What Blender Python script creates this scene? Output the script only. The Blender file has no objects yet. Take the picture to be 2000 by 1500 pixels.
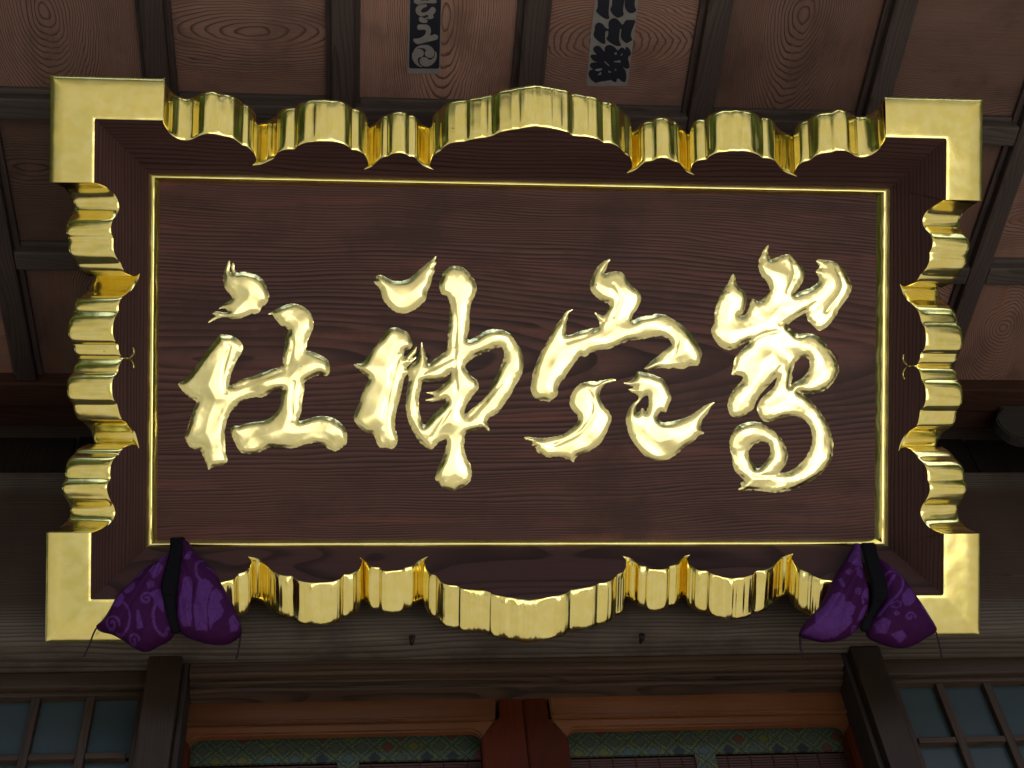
import bpy, bmesh, math, random
import numpy as np
from mathutils import Matrix, Vector
from mathutils.geometry import tessellate_polygon

random.seed(7); rng = np.random.default_rng(7)
sc = bpy.context.scene
COL = sc.collection
CZ = 1.55                                   # eye height of the photographer above the ground

# ------------------------------------------------------------------ camera
FPX, PITCH, YAW, ROLL = 2707.467, 0.869330818, 0.171676243, -0.12480172
def cam_rows():
    cp, sp, cy, sy = math.cos(PITCH), math.sin(PITCH), math.cos(YAW), math.sin(YAW)
    fwd = np.array([sy*cp, cy*cp, sp]); right = np.array([cy, -sy, 0.0]); up = np.cross(right, fwd)
    cr, sr = math.cos(ROLL), math.sin(ROLL)
    return np.array([cr*right+sr*up, -sr*right+cr*up, fwd])
RR = cam_rows()
cam_d = bpy.data.cameras.new('camera'); cam = bpy.data.objects.new('camera', cam_d); COL.objects.link(cam)
cam_d.sensor_width = 36.0; cam_d.lens = FPX/2000*36; cam_d.clip_start = 0.02; cam_d.clip_end = 500
M = Matrix.Identity(4)
for i in range(3):
    M[i][0], M[i][1], M[i][2] = RR[0][i], RR[1][i], -RR[2][i]
M[2][3] = CZ
cam.matrix_world = M
sc.camera = cam

# ------------------------------------------------------------------ world, sun, exposure
SUN_EL, SUN_AZ = math.radians(52), math.radians(158)   # azimuth clockwise from +Y (the building side)
w_ = bpy.data.worlds.new('World'); sc.world = w_; w_.use_nodes = True
nt = w_.node_tree; nt.nodes.clear()
sky = nt.nodes.new('ShaderNodeTexSky'); sky.sky_type = 'NISHITA'; sky.sun_disc = False
sky.sun_elevation = SUN_EL; sky.sun_rotation = SUN_AZ; sky.air_density = 1.0; sky.dust_density = 2.0
bg = nt.nodes.new('ShaderNodeBackground'); bg.inputs['Strength'].default_value = 0.12
wo = nt.nodes.new('ShaderNodeOutputWorld')
nt.links.new(sky.outputs[0], bg.inputs[0]); nt.links.new(bg.outputs[0], wo.inputs[0])
sun_d = bpy.data.lights.new('sun', 'SUN'); sun_d.energy = 5.0; sun_d.angle = math.radians(0.5); sun_d.color = (1, 0.965, 0.90)
sun = bpy.data.objects.new('sun', sun_d); COL.objects.link(sun)
sd = Vector((math.sin(SUN_AZ)*math.cos(SUN_EL), math.cos(SUN_AZ)*math.cos(SUN_EL), math.sin(SUN_EL)))
sun.rotation_euler = sd.to_track_quat('Z', 'Y').to_euler(); sun.location = sd*30
sc.view_settings.view_transform = 'Standard'; sc.view_settings.look = 'None'
sc.view_settings.exposure = 1.3; sc.view_settings.gamma = 1.0
sc.render.engine = 'CYCLES'
sc.cycles.max_bounces = 10; sc.cycles.glossy_bounces = 6; sc.cycles.diffuse_bounces = 5
sc.cycles.use_denoising = True
sc.cycles.sample_clamp_indirect = 6

# ------------------------------------------------------------------ helpers
def ray(p):
    return RR.T @ np.array([(p[0]-1000)/FPX, -(p[1]-750)/FPX, 1.0])
def on_y(p, Y):                             # where the photo's point lies on the upright plane y = Y -> (x, z)
    r = ray(p); X = r*Y/r[1]; return X[0], X[2]+CZ
def on_z(p, Z):                             # ... on the level plane Z above the eye -> (x, y)
    r = ray(p); X = r*Z/r[2]; return X[0], X[1]

def tag(o, label=None, cat=None, group=None, kind=None):
    if label: o['label'] = label
    if cat: o['category'] = cat
    if group: o['group'] = group
    if kind: o['kind'] = kind
    return o
def empty(name, loc=(0, 0, 0), mat=None):
    o = bpy.data.objects.new(name, None); COL.objects.link(o); o.empty_display_size = 0.1
    if mat is not None: o.matrix_world = mat
    else: o.location = loc
    return o
def mesh_obj(name, verts, faces, mat, parent=None, loc=None, rotz=0, smooth=False, world=False):
    """One mesh object.  With a parent its coordinates are the parent's, unless world=True."""
    me = bpy.data.meshes.new(name)
    me.from_pydata([tuple(map(float, v)) for v in verts], [], [tuple(map(int, f)) for f in faces])
    if smooth: me.polygons.foreach_set('use_smooth', [True]*len(me.polygons))
    me.materials.append(mat); me.update()
    o = bpy.data.objects.new(name, me); COL.objects.link(o)
    if loc is not None: o.location = loc
    if rotz: o.rotation_euler[2] = rotz
    if parent is not None:
        o.parent = parent
        if world: o.matrix_parent_inverse = Matrix.Translation(-parent.location)
    return o
BOXF = [(0,3,2,1),(4,5,6,7),(0,1,5,4),(1,2,6,5),(2,3,7,6),(3,0,4,7)]
def box(name, x0, x1, y0, y1, z0, z1, mat, parent=None, bevel=0.004):
    """Axis-aligned block in world metres with softened edges, its origin at its centre."""
    c = ((x0+x1)/2, (y0+y1)/2, (z0+z1)/2); a, b, d = (x1-x0)/2, (y1-y0)/2, (z1-z0)/2
    bm = bmesh.new()
    vs = [bm.verts.new(p) for p in [(-a,-b,-d),(a,-b,-d),(a,b,-d),(-a,b,-d),(-a,-b,d),(a,-b,d),(a,b,d),(-a,b,d)]]
    for f in BOXF: bm.faces.new([vs[i] for i in f])
    if bevel: bmesh.ops.bevel(bm, geom=bm.edges[:], offset=min(bevel, a*.5, b*.5, d*.5), segments=2, affect='EDGES', profile=0.6)
    me = bpy.data.meshes.new(name); bm.to_mesh(me); bm.free(); me.materials.append(mat)
    o = bpy.data.objects.new(name, me); COL.objects.link(o); o.location = c
    if parent is not None:
        o.parent = parent; o.matrix_parent_inverse = Matrix.Translation(-parent.location)
    return o
def prism_y(name, poly, y0, y1, mat, parent=None, bevel=0.0, world=True):
    """A polygon in (x, z), counter-clockwise seen from the front (-y), pulled back from y0 to y1."""
    bm = bmesh.new(); n = len(poly)
    f = [bm.verts.new((p[0], y0, p[1])) for p in poly]; b = [bm.verts.new((p[0], y1, p[1])) for p in poly]
    bm.faces.new(f); bm.faces.new(b[::-1])
    for i in range(n): bm.faces.new((f[i], b[i], b[(i+1) % n], f[(i+1) % n]))
    bmesh.ops.recalc_face_normals(bm, faces=bm.faces[:])
    if bevel:
        fe = [e for e in bm.edges if all(abs(v.co.y-y0) < 1e-6 for v in e.verts)]
        bmesh.ops.bevel(bm, geom=fe, offset=bevel, segments=2, affect='EDGES')
    me = bpy.data.meshes.new(name); bm.to_mesh(me); bm.free(); me.materials.append(mat)
    o = bpy.data.objects.new(name, me); COL.objects.link(o)
    if parent is not None:
        o.parent = parent; o.matrix_parent_inverse = Matrix.Translation(-parent.location)
    return o
def tube(name, pts, r, mat, parent=None, flat=None, sides=6, world=False):
    """Round (or flattened along `flat`) cord through points; r is a number or one radius per point."""
    pts = [np.array(p, float) for p in pts]; n = len(pts); rs = r if hasattr(r, '__len__') else [r]*n
    V, F = [], []; prev = None
    for i, p in enumerate(pts):
        t = pts[min(i+1, n-1)]-pts[max(i-1, 0)]; t /= np.linalg.norm(t)
        a = np.array(flat, float) if flat is not None else (prev if prev is not None else np.cross(t, [0.3, 0.5, 0.8]))
        a = a-t*(a@t); a /= np.linalg.norm(a); prev = a; b = np.cross(t, a)
        ka = 0.35 if flat is not None else 1.0
        for k in range(sides):
            q = 2*math.pi*k/sides; V.append(p+rs[i]*(ka*math.cos(q)*a+math.sin(q)*b))
    for i in range(n-1):
        for k in range(sides):
            F.append((i*sides+k, i*sides+(k+1) % sides, (i+1)*sides+(k+1) % sides, (i+1)*sides+k))
    F.append(tuple(range(sides))[::-1]); F.append(tuple((n-1)*sides+k for k in range(sides)))
    return mesh_obj(name, V, F, mat, parent, smooth=True, world=world)

def catmull(P, closed=False, step=2.0):
    P = [np.array(p, float) for p in P]; n = len(P); out = []
    if n < 3 and not closed:
        k = max(1, int(np.linalg.norm(P[1]-P[0])/step)); return [P[0]+(P[1]-P[0])*i/k for i in range(k+1)]
    rngi = range(n if closed else n-1)
    for i in rngi:
        p1, p2 = P[i], P[(i+1) % n]
        p0 = P[i-1] if (closed or i > 0) else 2*p1-p2
        p3 = P[(i+2) % n] if (closed or i < n-2) else 2*p2-p1
        d1 = max(np.linalg.norm(p1-p0)**.5, 1e-6); d2 = max(np.linalg.norm(p2-p1)**.5, 1e-6); d3 = max(np.linalg.norm(p3-p2)**.5, 1e-6)
        m1 = ((p1-p0)/d1-(p2-p0)/(d1+d2)+(p2-p1)/d2)*d2
        m2 = ((p2-p1)/d2-(p3-p1)/(d2+d3)+(p3-p2)/d3)*d2
        k = max(1, int(round(d2*d2/step)))
        for j in range(k):
            t = j/k; out.append((2*t**3-3*t*t+1)*p1+(t**3-2*t*t+t)*m1+(-2*t**3+3*t*t)*p2+(t**3-t*t)*m2)
    if not closed: out.append(P[-1])
    return out

def vnoise(x, y, seed=0):
    """Smooth value noise on arrays."""
    xi = np.floor(x).astype(int); yi = np.floor(y).astype(int); fx = x-xi; fy = y-yi
    fx = fx*fx*(3-2*fx); fy = fy*fy*(3-2*fy)
    def h(a, b):
        s = np.sin(a*127.1+b*311.7+seed*74.7)*43758.5453; return s-np.floor(s)
    return (h(xi, yi)*(1-fx)+h(xi+1, yi)*fx)*(1-fy)+(h(xi, yi+1)*(1-fx)+h(xi+1, yi+1)*fx)*fy
def inside(x, y, rings):
    s = np.zeros(x.shape, bool)
    for R in rings:
        n = len(R)
        for i in range(n):
            (ax, ay), (bx, by) = R[i], R[(i+1) % n]
            if ay == by: continue
            c = ((ay > y) != (by > y)) & (x < (bx-ax)*(y-ay)/(by-ay)+ax)
            s ^= c
    return s
def seg_dist(x, y, segs):
    d = np.full(x.shape, 1e9)
    for ax, ay, bx, by in segs:
        vx, vy = bx-ax, by-ay; L = vx*vx+vy*vy+1e-12
        t = np.clip(((x-ax)*vx+(y-ay)*vy)/L, 0, 1)
        d = np.minimum(d, (x-ax-t*vx)**2+(y-ay-t*vy)**2)
    return np.sqrt(d)
def marched(rings, step, ragged=0.0, seed=0):
    """Mesh of the region inside closed outlines: (points, faces, distance to the outline)."""
    allp = np.array([p for R in rings for p in R]); lo = allp.min(0)-3*step; hi = allp.max(0)+3*step
    xs = np.arange(lo[0], hi[0]+step, step); ys = np.arange(lo[1], hi[1]+step, step)
    X, Y = np.meshgrid(xs, ys); segs = [(*R[i], *R[(i+1) % len(R)]) for R in rings for i in range(len(R))]
    S = seg_dist(X, Y, segs)*np.where(inside(X, Y, rings), 1, -1)
    S0 = S.copy()
    if ragged: S = S+ragged*((vnoise(X*.45, Y*.45, seed)-.5)*2+(vnoise(X*.15, Y*.15, seed+3)-.5)*1.5)
    ny, nx = S.shape; idx = {}; P = []; D = []
    def vert(key, x, y, d):
        if key not in idx: idx[key] = len(P); P.append((x, y)); D.append(max(d, 0.0))
        return idx[key]
    F = []
    act = (np.maximum.reduce([S[:-1, :-1], S[1:, :-1], S[:-1, 1:], S[1:, 1:]]) > 0)
    for j, i in zip(*np.nonzero(act)):
        cs = [(j, i), (j, i+1), (j+1, i+1), (j+1, i)]; poly = []
        for k in range(4):
            a, b = cs[k], cs[(k+1) % 4]; sa, sb = S[a], S[b]
            if sa > 0: poly.append(vert(a, X[a], Y[a], S0[a]))
            if (sa > 0) != (sb > 0):
                t = sa/(sa-sb); key = (a, b) if a < b else (b, a)
                poly.append(vert(key, X[a]+(X[b]-X[a])*t, Y[a]+(Y[b]-Y[a])*t, 0.0))
        if len(poly) >= 3: F.append(poly)
    return np.array(P), F, np.array(D)

# ------------------------------------------------------------------ materials
class NG:
    """Small expression builder on a material's node tree."""
    def __init__(s, name):
        s.m = bpy.data.materials.new(name); s.m.use_nodes = True; s.t = s.m.node_tree
        s.b = next(n for n in s.t.nodes if n.type == 'BSDF_PRINCIPLED')
    def put(s, inp, v):
        if hasattr(v, 'is_output') and v.is_output: s.t.links.new(v, inp)
        elif isinstance(v, (tuple, list)) and len(v) == 3 and inp.type == 'RGBA': inp.default_value = (*v, 1)
        else: inp.default_value = v
    def math(s, op, a, b=0.0, clamp=False):
        n = s.t.nodes.new('ShaderNodeMath'); n.operation = op; n.use_clamp = clamp
        s.put(n.inputs[0], a); s.put(n.inputs[1], b); return n.outputs[0]
    def add(s, a, b): return s.math('ADD', a, b)
    def sub(s, a, b): return s.math('SUBTRACT', a, b)
    def mul(s, a, b): return s.math('MULTIPLY', a, b)
    def div(s, a, b): return s.math('DIVIDE', a, b)
    def obj(s):
        n = s.t.nodes.new('ShaderNodeTexCoord'); sp = s.t.nodes.new('ShaderNodeSeparateXYZ')
        s.t.links.new(n.outputs['Object'], sp.inputs[0]); return sp.outputs
    def xyz(s, x, y, z):
        n = s.t.nodes.new('ShaderNodeCombineXYZ')
        for i, v in enumerate((x, y, z)): s.put(n.inputs[i], v)
        return n.outputs[0]
    def noise(s, vec, scale=1.0, detail=3.0, rough=.5, col=False):
        n = s.t.nodes.new('ShaderNodeTexNoise'); s.put(n.inputs['Vector'], vec)
        n.inputs['Scale'].default_value = scale; n.inputs['Detail'].default_value = detail; n.inputs['Roughness'].default_value = rough
        return n.outputs['Color'] if col else n.outputs['Fac']
    def smooth(s, v, a, b, lo=0.0, hi=1.0):
        n = s.t.nodes.new('ShaderNodeMapRange'); n.interpolation_type = 'SMOOTHSTEP'
        s.put(n.inputs['Value'], v); n.inputs['From Min'].default_value = a; n.inputs['From Max'].default_value = b
        n.inputs['To Min'].default_value = lo; n.inputs['To Max'].default_value = hi; return n.outputs[0]
    def mix(s, f, a, b):
        n = s.t.nodes.new('ShaderNodeMix'); n.data_type = 'RGBA'
        s.put(n.inputs[0], f); s.put(n.inputs[6], a); s.put(n.inputs[7], b); return n.outputs[2]
    def rand(s):
        return s.t.nodes.new('ShaderNodeObjectInfo').outputs['Random']
    def attr(s, name, typ='OBJECT', out='Vector'):
        n = s.t.nodes.new('ShaderNodeAttribute'); n.attribute_type = typ; n.attribute_name = name; return n.outputs[out]
    def bump(s, h, strength=.3, dist=.002):
        n = s.t.nodes.new('ShaderNodeBump'); s.put(n.inputs['Height'], h)
        n.inputs['Strength'].default_value = strength; n.inputs['Distance'].default_value = dist
        s.t.links.new(n.outputs[0], s.b.inputs['Normal']); return n
    def set(s, **k):
        for a, v in k.items(): s.put(s.b.inputs[a.replace('_', ' ')], v)
        return s.m

def wood(name, light, dark, axis='X', ring=.007, x0=.03, z0=.09, warp=.02, rough=.6, eye=None, line=.75, grey=None, tint=.35, spec=.3, bumps=.25, red=None, dens=.11, sharp=.45, wob=9.0, irr=0.0, stain=0.0):
    """Sawn timber: annual rings of a log running along `axis`, cut by the faces of the object."""
    g = NG(name); o = g.obj(); rd = g.rand()
    a, x, z = {'X': (o[0], o[1], o[2]), 'Y': (o[1], o[0], o[2]), 'Z': (o[2], o[0], o[1])}[axis]
    off = g.mul(rd, 17.0)
    nv = g.xyz(g.add(g.mul(a, 1.6), off), g.mul(x, 5.0), g.mul(z, 5.0))
    n1 = g.sub(g.noise(nv, 1.0, 2.0), .5)
    n2 = g.sub(g.noise(g.xyz(g.add(g.mul(a, wob), off), g.mul(x, 22.0), g.mul(z, 22.0)), 1.0, 2.0), .5)
    xx = g.add(g.add(x, g.mul(n1, warp*3)), g.mul(n2, warp*.18))
    if eye:                                         # boards cut near the pith: eyes and tongues about the point `knot`
        k = g.t.nodes.new('ShaderNodeSeparateXYZ'); g.t.links.new(g.attr('knot'), k.inputs[0])
        W, ky = eye
        xx = g.sub(g.add(g.add(x, g.mul(n1, warp*1.5)), g.mul(n2, warp*.8)), k.outputs[0])
        aa = g.mul(g.math('TANH', g.div(g.mul(g.mul(g.add(g.sub(a, k.outputs[1]), g.mul(n2, warp*1.6)), ky), g.add(.5, g.math('FRACT', g.mul(rd, 7.3)))), W)), W)
        f = g.math('SQRT', g.add(g.mul(xx, xx), g.mul(aa, aa)))
        ph = g.mul(g.div(f, ring), g.add(1.0, g.div(f, dens)))
    else:
        zz = g.add(g.add(z, z0), g.mul(n1, warp*2.2)); xx = g.add(xx, x0)
        f = g.math('SQRT', g.add(g.mul(xx, xx), g.mul(zz, zz)))
        ph = g.add(g.div(f, ring), off)
    if irr: ph = g.add(ph, g.mul(g.noise(g.xyz(g.mul(a, .6), g.mul(f, 18.0), 0.0), 1.0, 3.0), irr))
    fr = g.math('FRACT', ph)
    ln = g.mul(g.smooth(fr, sharp, .93), g.sub(1.0, g.smooth(fr, .94, 1.0)))
    ln = g.mul(ln, g.add(.35, g.mul(g.noise(g.xyz(g.add(g.mul(a, 4.0), off), g.mul(x, 14.0), g.mul(z, 14.0)), 1.0, 2.0), 1.1)))
    fib = g.noise(g.xyz(g.add(g.mul(a, 7.0), off), g.mul(x, 260.0), g.mul(z, 260.0)), 1.0, 3.0, .6)
    str_ = g.noise(g.xyz(g.add(g.mul(a, 2.2), off), g.mul(x, 30.0), g.mul(z, 30.0)), 1.0, 4.0, .6)
    blot = g.noise(g.xyz(g.add(g.mul(a, 3.0), off), g.mul(x, 6.0), g.mul(z, 6.0)), 1.0, 3.0)
    mod = g.mul(g.add(.62, g.mul(blot, .75)), g.add(.7, g.mul(fib, .6)))
    mod = g.mul(mod, g.add(1.0-tint/2, g.mul(rd, tint)))
    lt = light
    if grey:
        col, fn = grey; lt = g.mix(fn(g, o, blot, fib), light, col)
    c = g.mix(g.mul(ln, line), lt, dark)
    if red: c = g.mix(g.mul(g.smooth(str_, .5, .75), .8), c, red)
    if stain:
        sn = g.noise(g.xyz(g.add(g.mul(a, 5.0), g.mul(rd, 41.0)), g.mul(x, 7.0), 0.0), 1.0, 5.0, .62)
        c = g.mix(g.mul(g.smooth(sn, .46, .68), stain), c, tuple(k*.42 for k in light))
    v = g.t.nodes.new('ShaderNodeVectorMath'); v.operation = 'SCALE'; g.put(v.inputs[0], c); g.put(v.inputs['Scale'], mod)
    h = g.add(g.mul(fib, .5), g.mul(ln, -.8))
    g.bump(h, bumps, .0015)
    rg = g.add(rough-.1, g.mul(blot, .2))
    return g.set(Base_Color=v.outputs[0], Roughness=rg, Specular_IOR_Level=spec)

def make_gold(name, fine=1.0, dim=1.0, seed=0.0, rmin=.11, low=1.5, pale=0.0, edge=False, flecks=.75):
    g = NG(name); o = g.obj()
    p = g.xyz(g.add(o[0], seed), o[1], o[2])
    n1 = g.noise(p, 9.0, 2.0); n2 = g.noise(p, 45.0, 4.0, .6); n3 = g.noise(p, 220.0, 3.0, .6)
    vo = g.t.nodes.new('ShaderNodeTexVoronoi'); vo.feature = 'DISTANCE_TO_EDGE'; vo.inputs['Scale'].default_value = 17
    g.t.links.new(p, vo.inputs['Vector'])
    leaf = g.smooth(vo.outputs['Distance'], 0.0, .03)
    h = g.add(g.add(g.mul(n1, low), g.mul(n2, .20*fine)), g.mul(n3, .03))
    g.bump(h, .16, .006)
    spk = g.smooth(g.noise(p, 95.0, 1.0), .80, .83)
    c = g.mix(g.smooth(n2, .35, .7), (.91*dim, .755*dim, .25*dim), (.95*dim, .82*dim, .35*dim))
    if pale: c = g.mix(pale, c, (.97, .92, .66))
    c = g.mix(g.mul(spk, flecks), c, (.10, .07, .02))
    if edge:                                          # worn leaf and dry-brush nicks along the outline of the strokes
        ea = g.attr('rim', 'GEOMETRY', 'Fac'); en = g.noise(p, 260.0, 3.0, .6)
        c = g.mix(g.mul(g.mul(ea, g.smooth(en, .56, .62)), .55), c, (.13, .085, .02))
    return g.set(Base_Color=c, Metallic=1.0, Roughness=g.add(rmin, g.mul(n2, .09)))

GOLD = make_gold('gold_leaf', low=2.4); GOLD_CH = make_gold('gold_leaf_letters', fine=.22, seed=3.3, rmin=.165, pale=.30, edge=True, low=1.0)
GOLD_PL = make_gold('gold_leaf_plates', fine=.8, seed=6.1, rmin=.16, low=3.2, flecks=0.0)
GOLD_IN = make_gold('gold_inlay', dim=.6, seed=9.0)

PANEL_W = wood('panel_wood', (.088, .035, .030), (.023, .009, .0090), 'X', ring=.021, eye=(.30, .17), warp=.030, rough=.5, line=1.0, spec=.18, tint=.0, red=(.125, .043, .032), dens=.21, sharp=.2, wob=2.0, irr=3.2, stain=.7)
FRAME_WX = wood('frame_wood_long', (.060, .027, .0245), (.021, .0095, .0095), 'X', ring=.0085, z0=.16, x0=.1, warp=.02, rough=.55, line=.9, wob=3.0, irr=3.0, spec=.16)
FRAME_WY = wood('frame_wood_short', (.056, .026, .0235), (.021, .0095, .0095), 'Y', ring=.0068, z0=.16, x0=.2, warp=.006, rough=.55, line=.9, wob=3.0, irr=3.0, spec=.16)
CEIL_W = wood('ceiling_wood', (.190, .103, .080), (.024, .010, .0075), 'Y', ring=.0125, eye=(.13, .5), warp=.024, rough=.6, line=.95, tint=.95, red=(.17, .075, .05), sharp=.56, stain=.65)
BAT_X = wood('batten_wood_cross', (.066, .049, .045), (.034, .026, .024), 'X', ring=.004, rough=.65)
BAT_Y = wood('batten_wood_long', (.052, .036, .033), (.026, .018, .016), 'Y', ring=.004, rough=.5)
def beam_grey(g, o, blot, fib):                      # silvery weathering near the arrises of the big beam
    up = g.smooth(g.add(o[2], g.mul(blot, .05)), .17, .215); dn = g.smooth(g.add(o[2], g.mul(blot, .06)), -.11, -.17)
    return g.mul(g.math('MAXIMUM', up, dn), g.add(.45, g.mul(fib, .6)))
BEAM_W = wood('beam_wood', (.064, .039, .029), (.027, .0165, .0125), 'X', ring=.0072, z0=.1, x0=.16, warp=.022, rough=.75, grey=((.115, .094, .080), beam_grey), line=.7, wob=2.5, irr=3.0, sharp=.35, spec=.15, stain=.5)
RED_W = wood('frieze_wood', (.050, .019, .011), (.022, .008, .006), 'X', ring=.005, rough=.6)
DARK_W = wood('dark_wood', (.022, .014, .012), (.012, .008, .007), 'Z', ring=.006, rough=.7)
POST_W = wood('post_wood', (.021, .011, .0065), (.011, .0058, .0038), 'Z', ring=.005, rough=.6)
SASH_X = wood('sash_wood_cross', (.044, .025, .016), (.019, .011, .0075), 'X', ring=.004, rough=.6)
SASH_Z = wood('sash_wood_upright', (.038, .021, .0135), (.016, .009, .006), 'Z', ring=.004, rough=.6)
LINT_W = wood('lintel_wood', (.050, .028, .018), (.012, .006, .005), 'X', ring=.012, warp=.05, rough=.6, z0=.04, x0=.03, wob=4.0, irr=2.0)
DOOR_X = wood('door_wood_rail', (.098, .034, .0115), (.070, .023, .008), 'X', ring=.004, rough=.5, line=.4, spec=.3)
DOOR_Z = wood('door_wood_stile', (.046, .0085, .0025), (.032, .006, .002), 'Z', ring=.004, rough=.6, line=.4, spec=.08)
BRACK_W = wood('bracket_wood', (.05, .042, .038), (.028, .023, .02), 'X', ring=.008, rough=.75)
FLOOR_W = wood('porch_floor_wood', (.13, .125, .105), (.09, .085, .07), 'X', ring=.01, rough=.8)
ROOF_W = wood('roof_wood', (.10, .07, .055), (.05, .034, .026), 'X', ring=.01, rough=.8)

def plain(name, col, rough=.7, metal=0.0, var=.25, scale=60.0, spec=.3, bump=.15):
    g = NG(name); o = g.obj(); n = g.noise(g.xyz(o[0], o[1], o[2]), scale, 4.0)
    v = g.t.nodes.new('ShaderNodeVectorMath'); v.operation = 'SCALE'; g.put(v.inputs[0], g.mix(0.0, col, col)); g.put(v.inputs['Scale'], g.add(1-var/2, g.mul(n, var)))
    if bump: g.bump(n, bump, .001)
    return g.set(Base_Color=v.outputs[0], Roughness=rough, Metallic=metal, Specular_IOR_Level=spec)
PAPER = plain('sticker_paper', (.17, .152, .146), .8, var=.4)
INK = plain('sticker_ink', (.008, .009, .017), .6, var=.2)
STRAP = plain('black_band', (.0035, .0035, .005), .8, var=.3, scale=300, spec=.08)
THREAD = plain('dark_thread', (.012, .006, .008), .8)
IRON = plain('iron', (.03, .022, .018), .6, .6)
GLASS = plain('frosted_glass', (.030, .044, .050), .2, var=.5, scale=9, spec=.45, bump=0)
RED_TH = plain('red_thread', (.12, .018, .014), .8)
REED = plain('reed', (.035, .012, .011), .6, var=.5, scale=30)

def fabric():
    g = NG('purple_damask'); o = g.obj()
    t = g.attr('woven', 'GEOMETRY', 'Fac')
    n = g.noise(g.xyz(o[0], o[1], o[2]), 55.0, 3.0); fine = g.noise(g.xyz(g.mul(o[0], 900.0), g.mul(o[1], 900.0), 0.0), 1.0, 2.0)
    ground = g.mix(n, (.026, .0022, .033), (.040, .004, .046))
    fig = g.mix(n, (.062, .016, .118), (.082, .022, .142))
    vo = g.t.nodes.new('ShaderNodeTexVoronoi'); vo.feature = 'DISTANCE_TO_EDGE'; vo.inputs['Scale'].default_value = 42
    g.t.links.new(g.xyz(o[0], o[1], 0.0), vo.inputs['Vector'])
    vein = g.sub(1.0, g.smooth(vo.outputs['Distance'], .012, .035))
    c = g.mix(g.mul(t, g.sub(1.0, g.mul(vein, .45))), ground, fig)
    v = g.t.nodes.new('ShaderNodeVectorMath'); v.operation = 'SCALE'; g.put(v.inputs[0], c); g.put(v.inputs['Scale'], g.add(.8, g.mul(fine, .4)))
    g.bump(g.add(g.mul(n, 1.0), g.mul(fine, .12)), .35, .006)
    return g.set(Base_Color=v.outputs[0], Roughness=g.sub(.78, g.mul(t, .12)), Specular_IOR_Level=.12)
DAMASK = fabric()

def brocade():
    """Printed diaper of lozenges in green, cream and single coloured hearts."""
    g = NG('brocade'); o = g.obj(); p = .0520
    u = g.add(g.div(o[0], p), g.div(o[2], p)); v = g.sub(g.div(o[0], p), g.div(o[2], p))
    du = g.math('ABSOLUTE', g.sub(g.math('FRACT', u), .5)); dv = g.math('ABSOLUTE', g.sub(g.math('FRACT', v), .5))
    m = g.math('MAXIMUM', du, dv)
    wn = g.t.nodes.new('ShaderNodeTexWhiteNoise'); wn.noise_dimensions = '3D'
    g.t.links.new(g.xyz(g.math('FLOOR', u), g.math('FLOOR', v), 1.0), wn.inputs['Vector'])
    rp = g.t.nodes.new('ShaderNodeValToRGB'); rp.color_ramp.interpolation = 'CONSTANT'
    g.t.links.new(wn.outputs['Value'], rp.inputs[0]); e = rp.color_ramp.elements
    e[0].color = (.30, .05, .025, 1); e[1].position = .13; e[1].color = (.02, .025, .05, 1)
    for pos, c in ((.26, (.26, .24, .02, 1)), (.38, (.12, .20, .22, 1)), (.5, (.12, .17, .12, 1))):
        q = e.new(pos); q.color = c
    lf = g.noise(g.xyz(o[0], o[1], o[2]), 420.0, 2.0)
    green = g.mix(g.smooth(lf, .47, .56), (.03, .07, .045), (.34, .40, .25))
    lv = g.noise(g.xyz(g.add(o[0], 3.0), o[1], o[2]), 90.0, 1.0)
    green = g.mix(g.smooth(lv, .56, .62), green, (.28, .30, .03))
    c = g.mix(g.smooth(m, .235, .25), rp.outputs[0], green)
    d1 = g.mul(g.smooth(m, .22, .24), g.sub(1.0, g.smooth(m, .27, .29)))
    d2 = g.smooth(m, .455, .47)
    c = g.mix(g.mul(g.math('MAXIMUM', d1, d2), .85), c, (.02, .03, .022))
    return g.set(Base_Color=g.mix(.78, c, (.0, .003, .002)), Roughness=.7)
BROCADE = brocade()

# ------------------------------------------------------------------ the ground outside, what the gold reflects
def gravel():
    g = NG('gravel'); o = g.obj(); p = g.xyz(o[0], o[1], o[2])
    n = g.noise(p, 34.0, 3.0); n2 = g.noise(p, .55, 3.0)
    c = g.mix(n, (.10, .092, .072), (.165, .15, .118)); c = g.mix(g.smooth(n2, .45, .65), c, (.075, .08, .045))
    g.bump(n, .6, .02); return g.set(Base_Color=c, Roughness=.9)
def granite(nm, k):
    g = NG(nm); o = g.obj(); p = g.xyz(o[0], o[1], o[2]); n = g.noise(p, 140.0, 3.0); n2 = g.noise(p, 2.0, 3.0)
    c = g.mix(n, (.76*k, .745*k, .69*k), (.92*k, .905*k, .86*k)); c = g.mix(g.mul(n2, .25), c, (.60*k, .58*k, .52*k))
    g.bump(n, .2, .002); return g.set(Base_Color=c, Roughness=.8)
GRAVEL, GRANITE, GRANITE_DIM = gravel(), granite('granite', 1.0), granite('dim_granite', .62)  # the darker granite only weakens the reflection in the left characters
def sheet(name, x0, x1, y0, y1, z, mat): return mesh_obj(name, [(x0,y0,z),(x1,y0,z),(x1,y1,z),(x0,y1,z)], [(0,1,2,3)], mat)
tag(sheet('ground', -150, 150, -150, 150, 0, GRAVEL), 'pale gravel ground in front of the shrine', 'ground', kind='structure')

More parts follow.
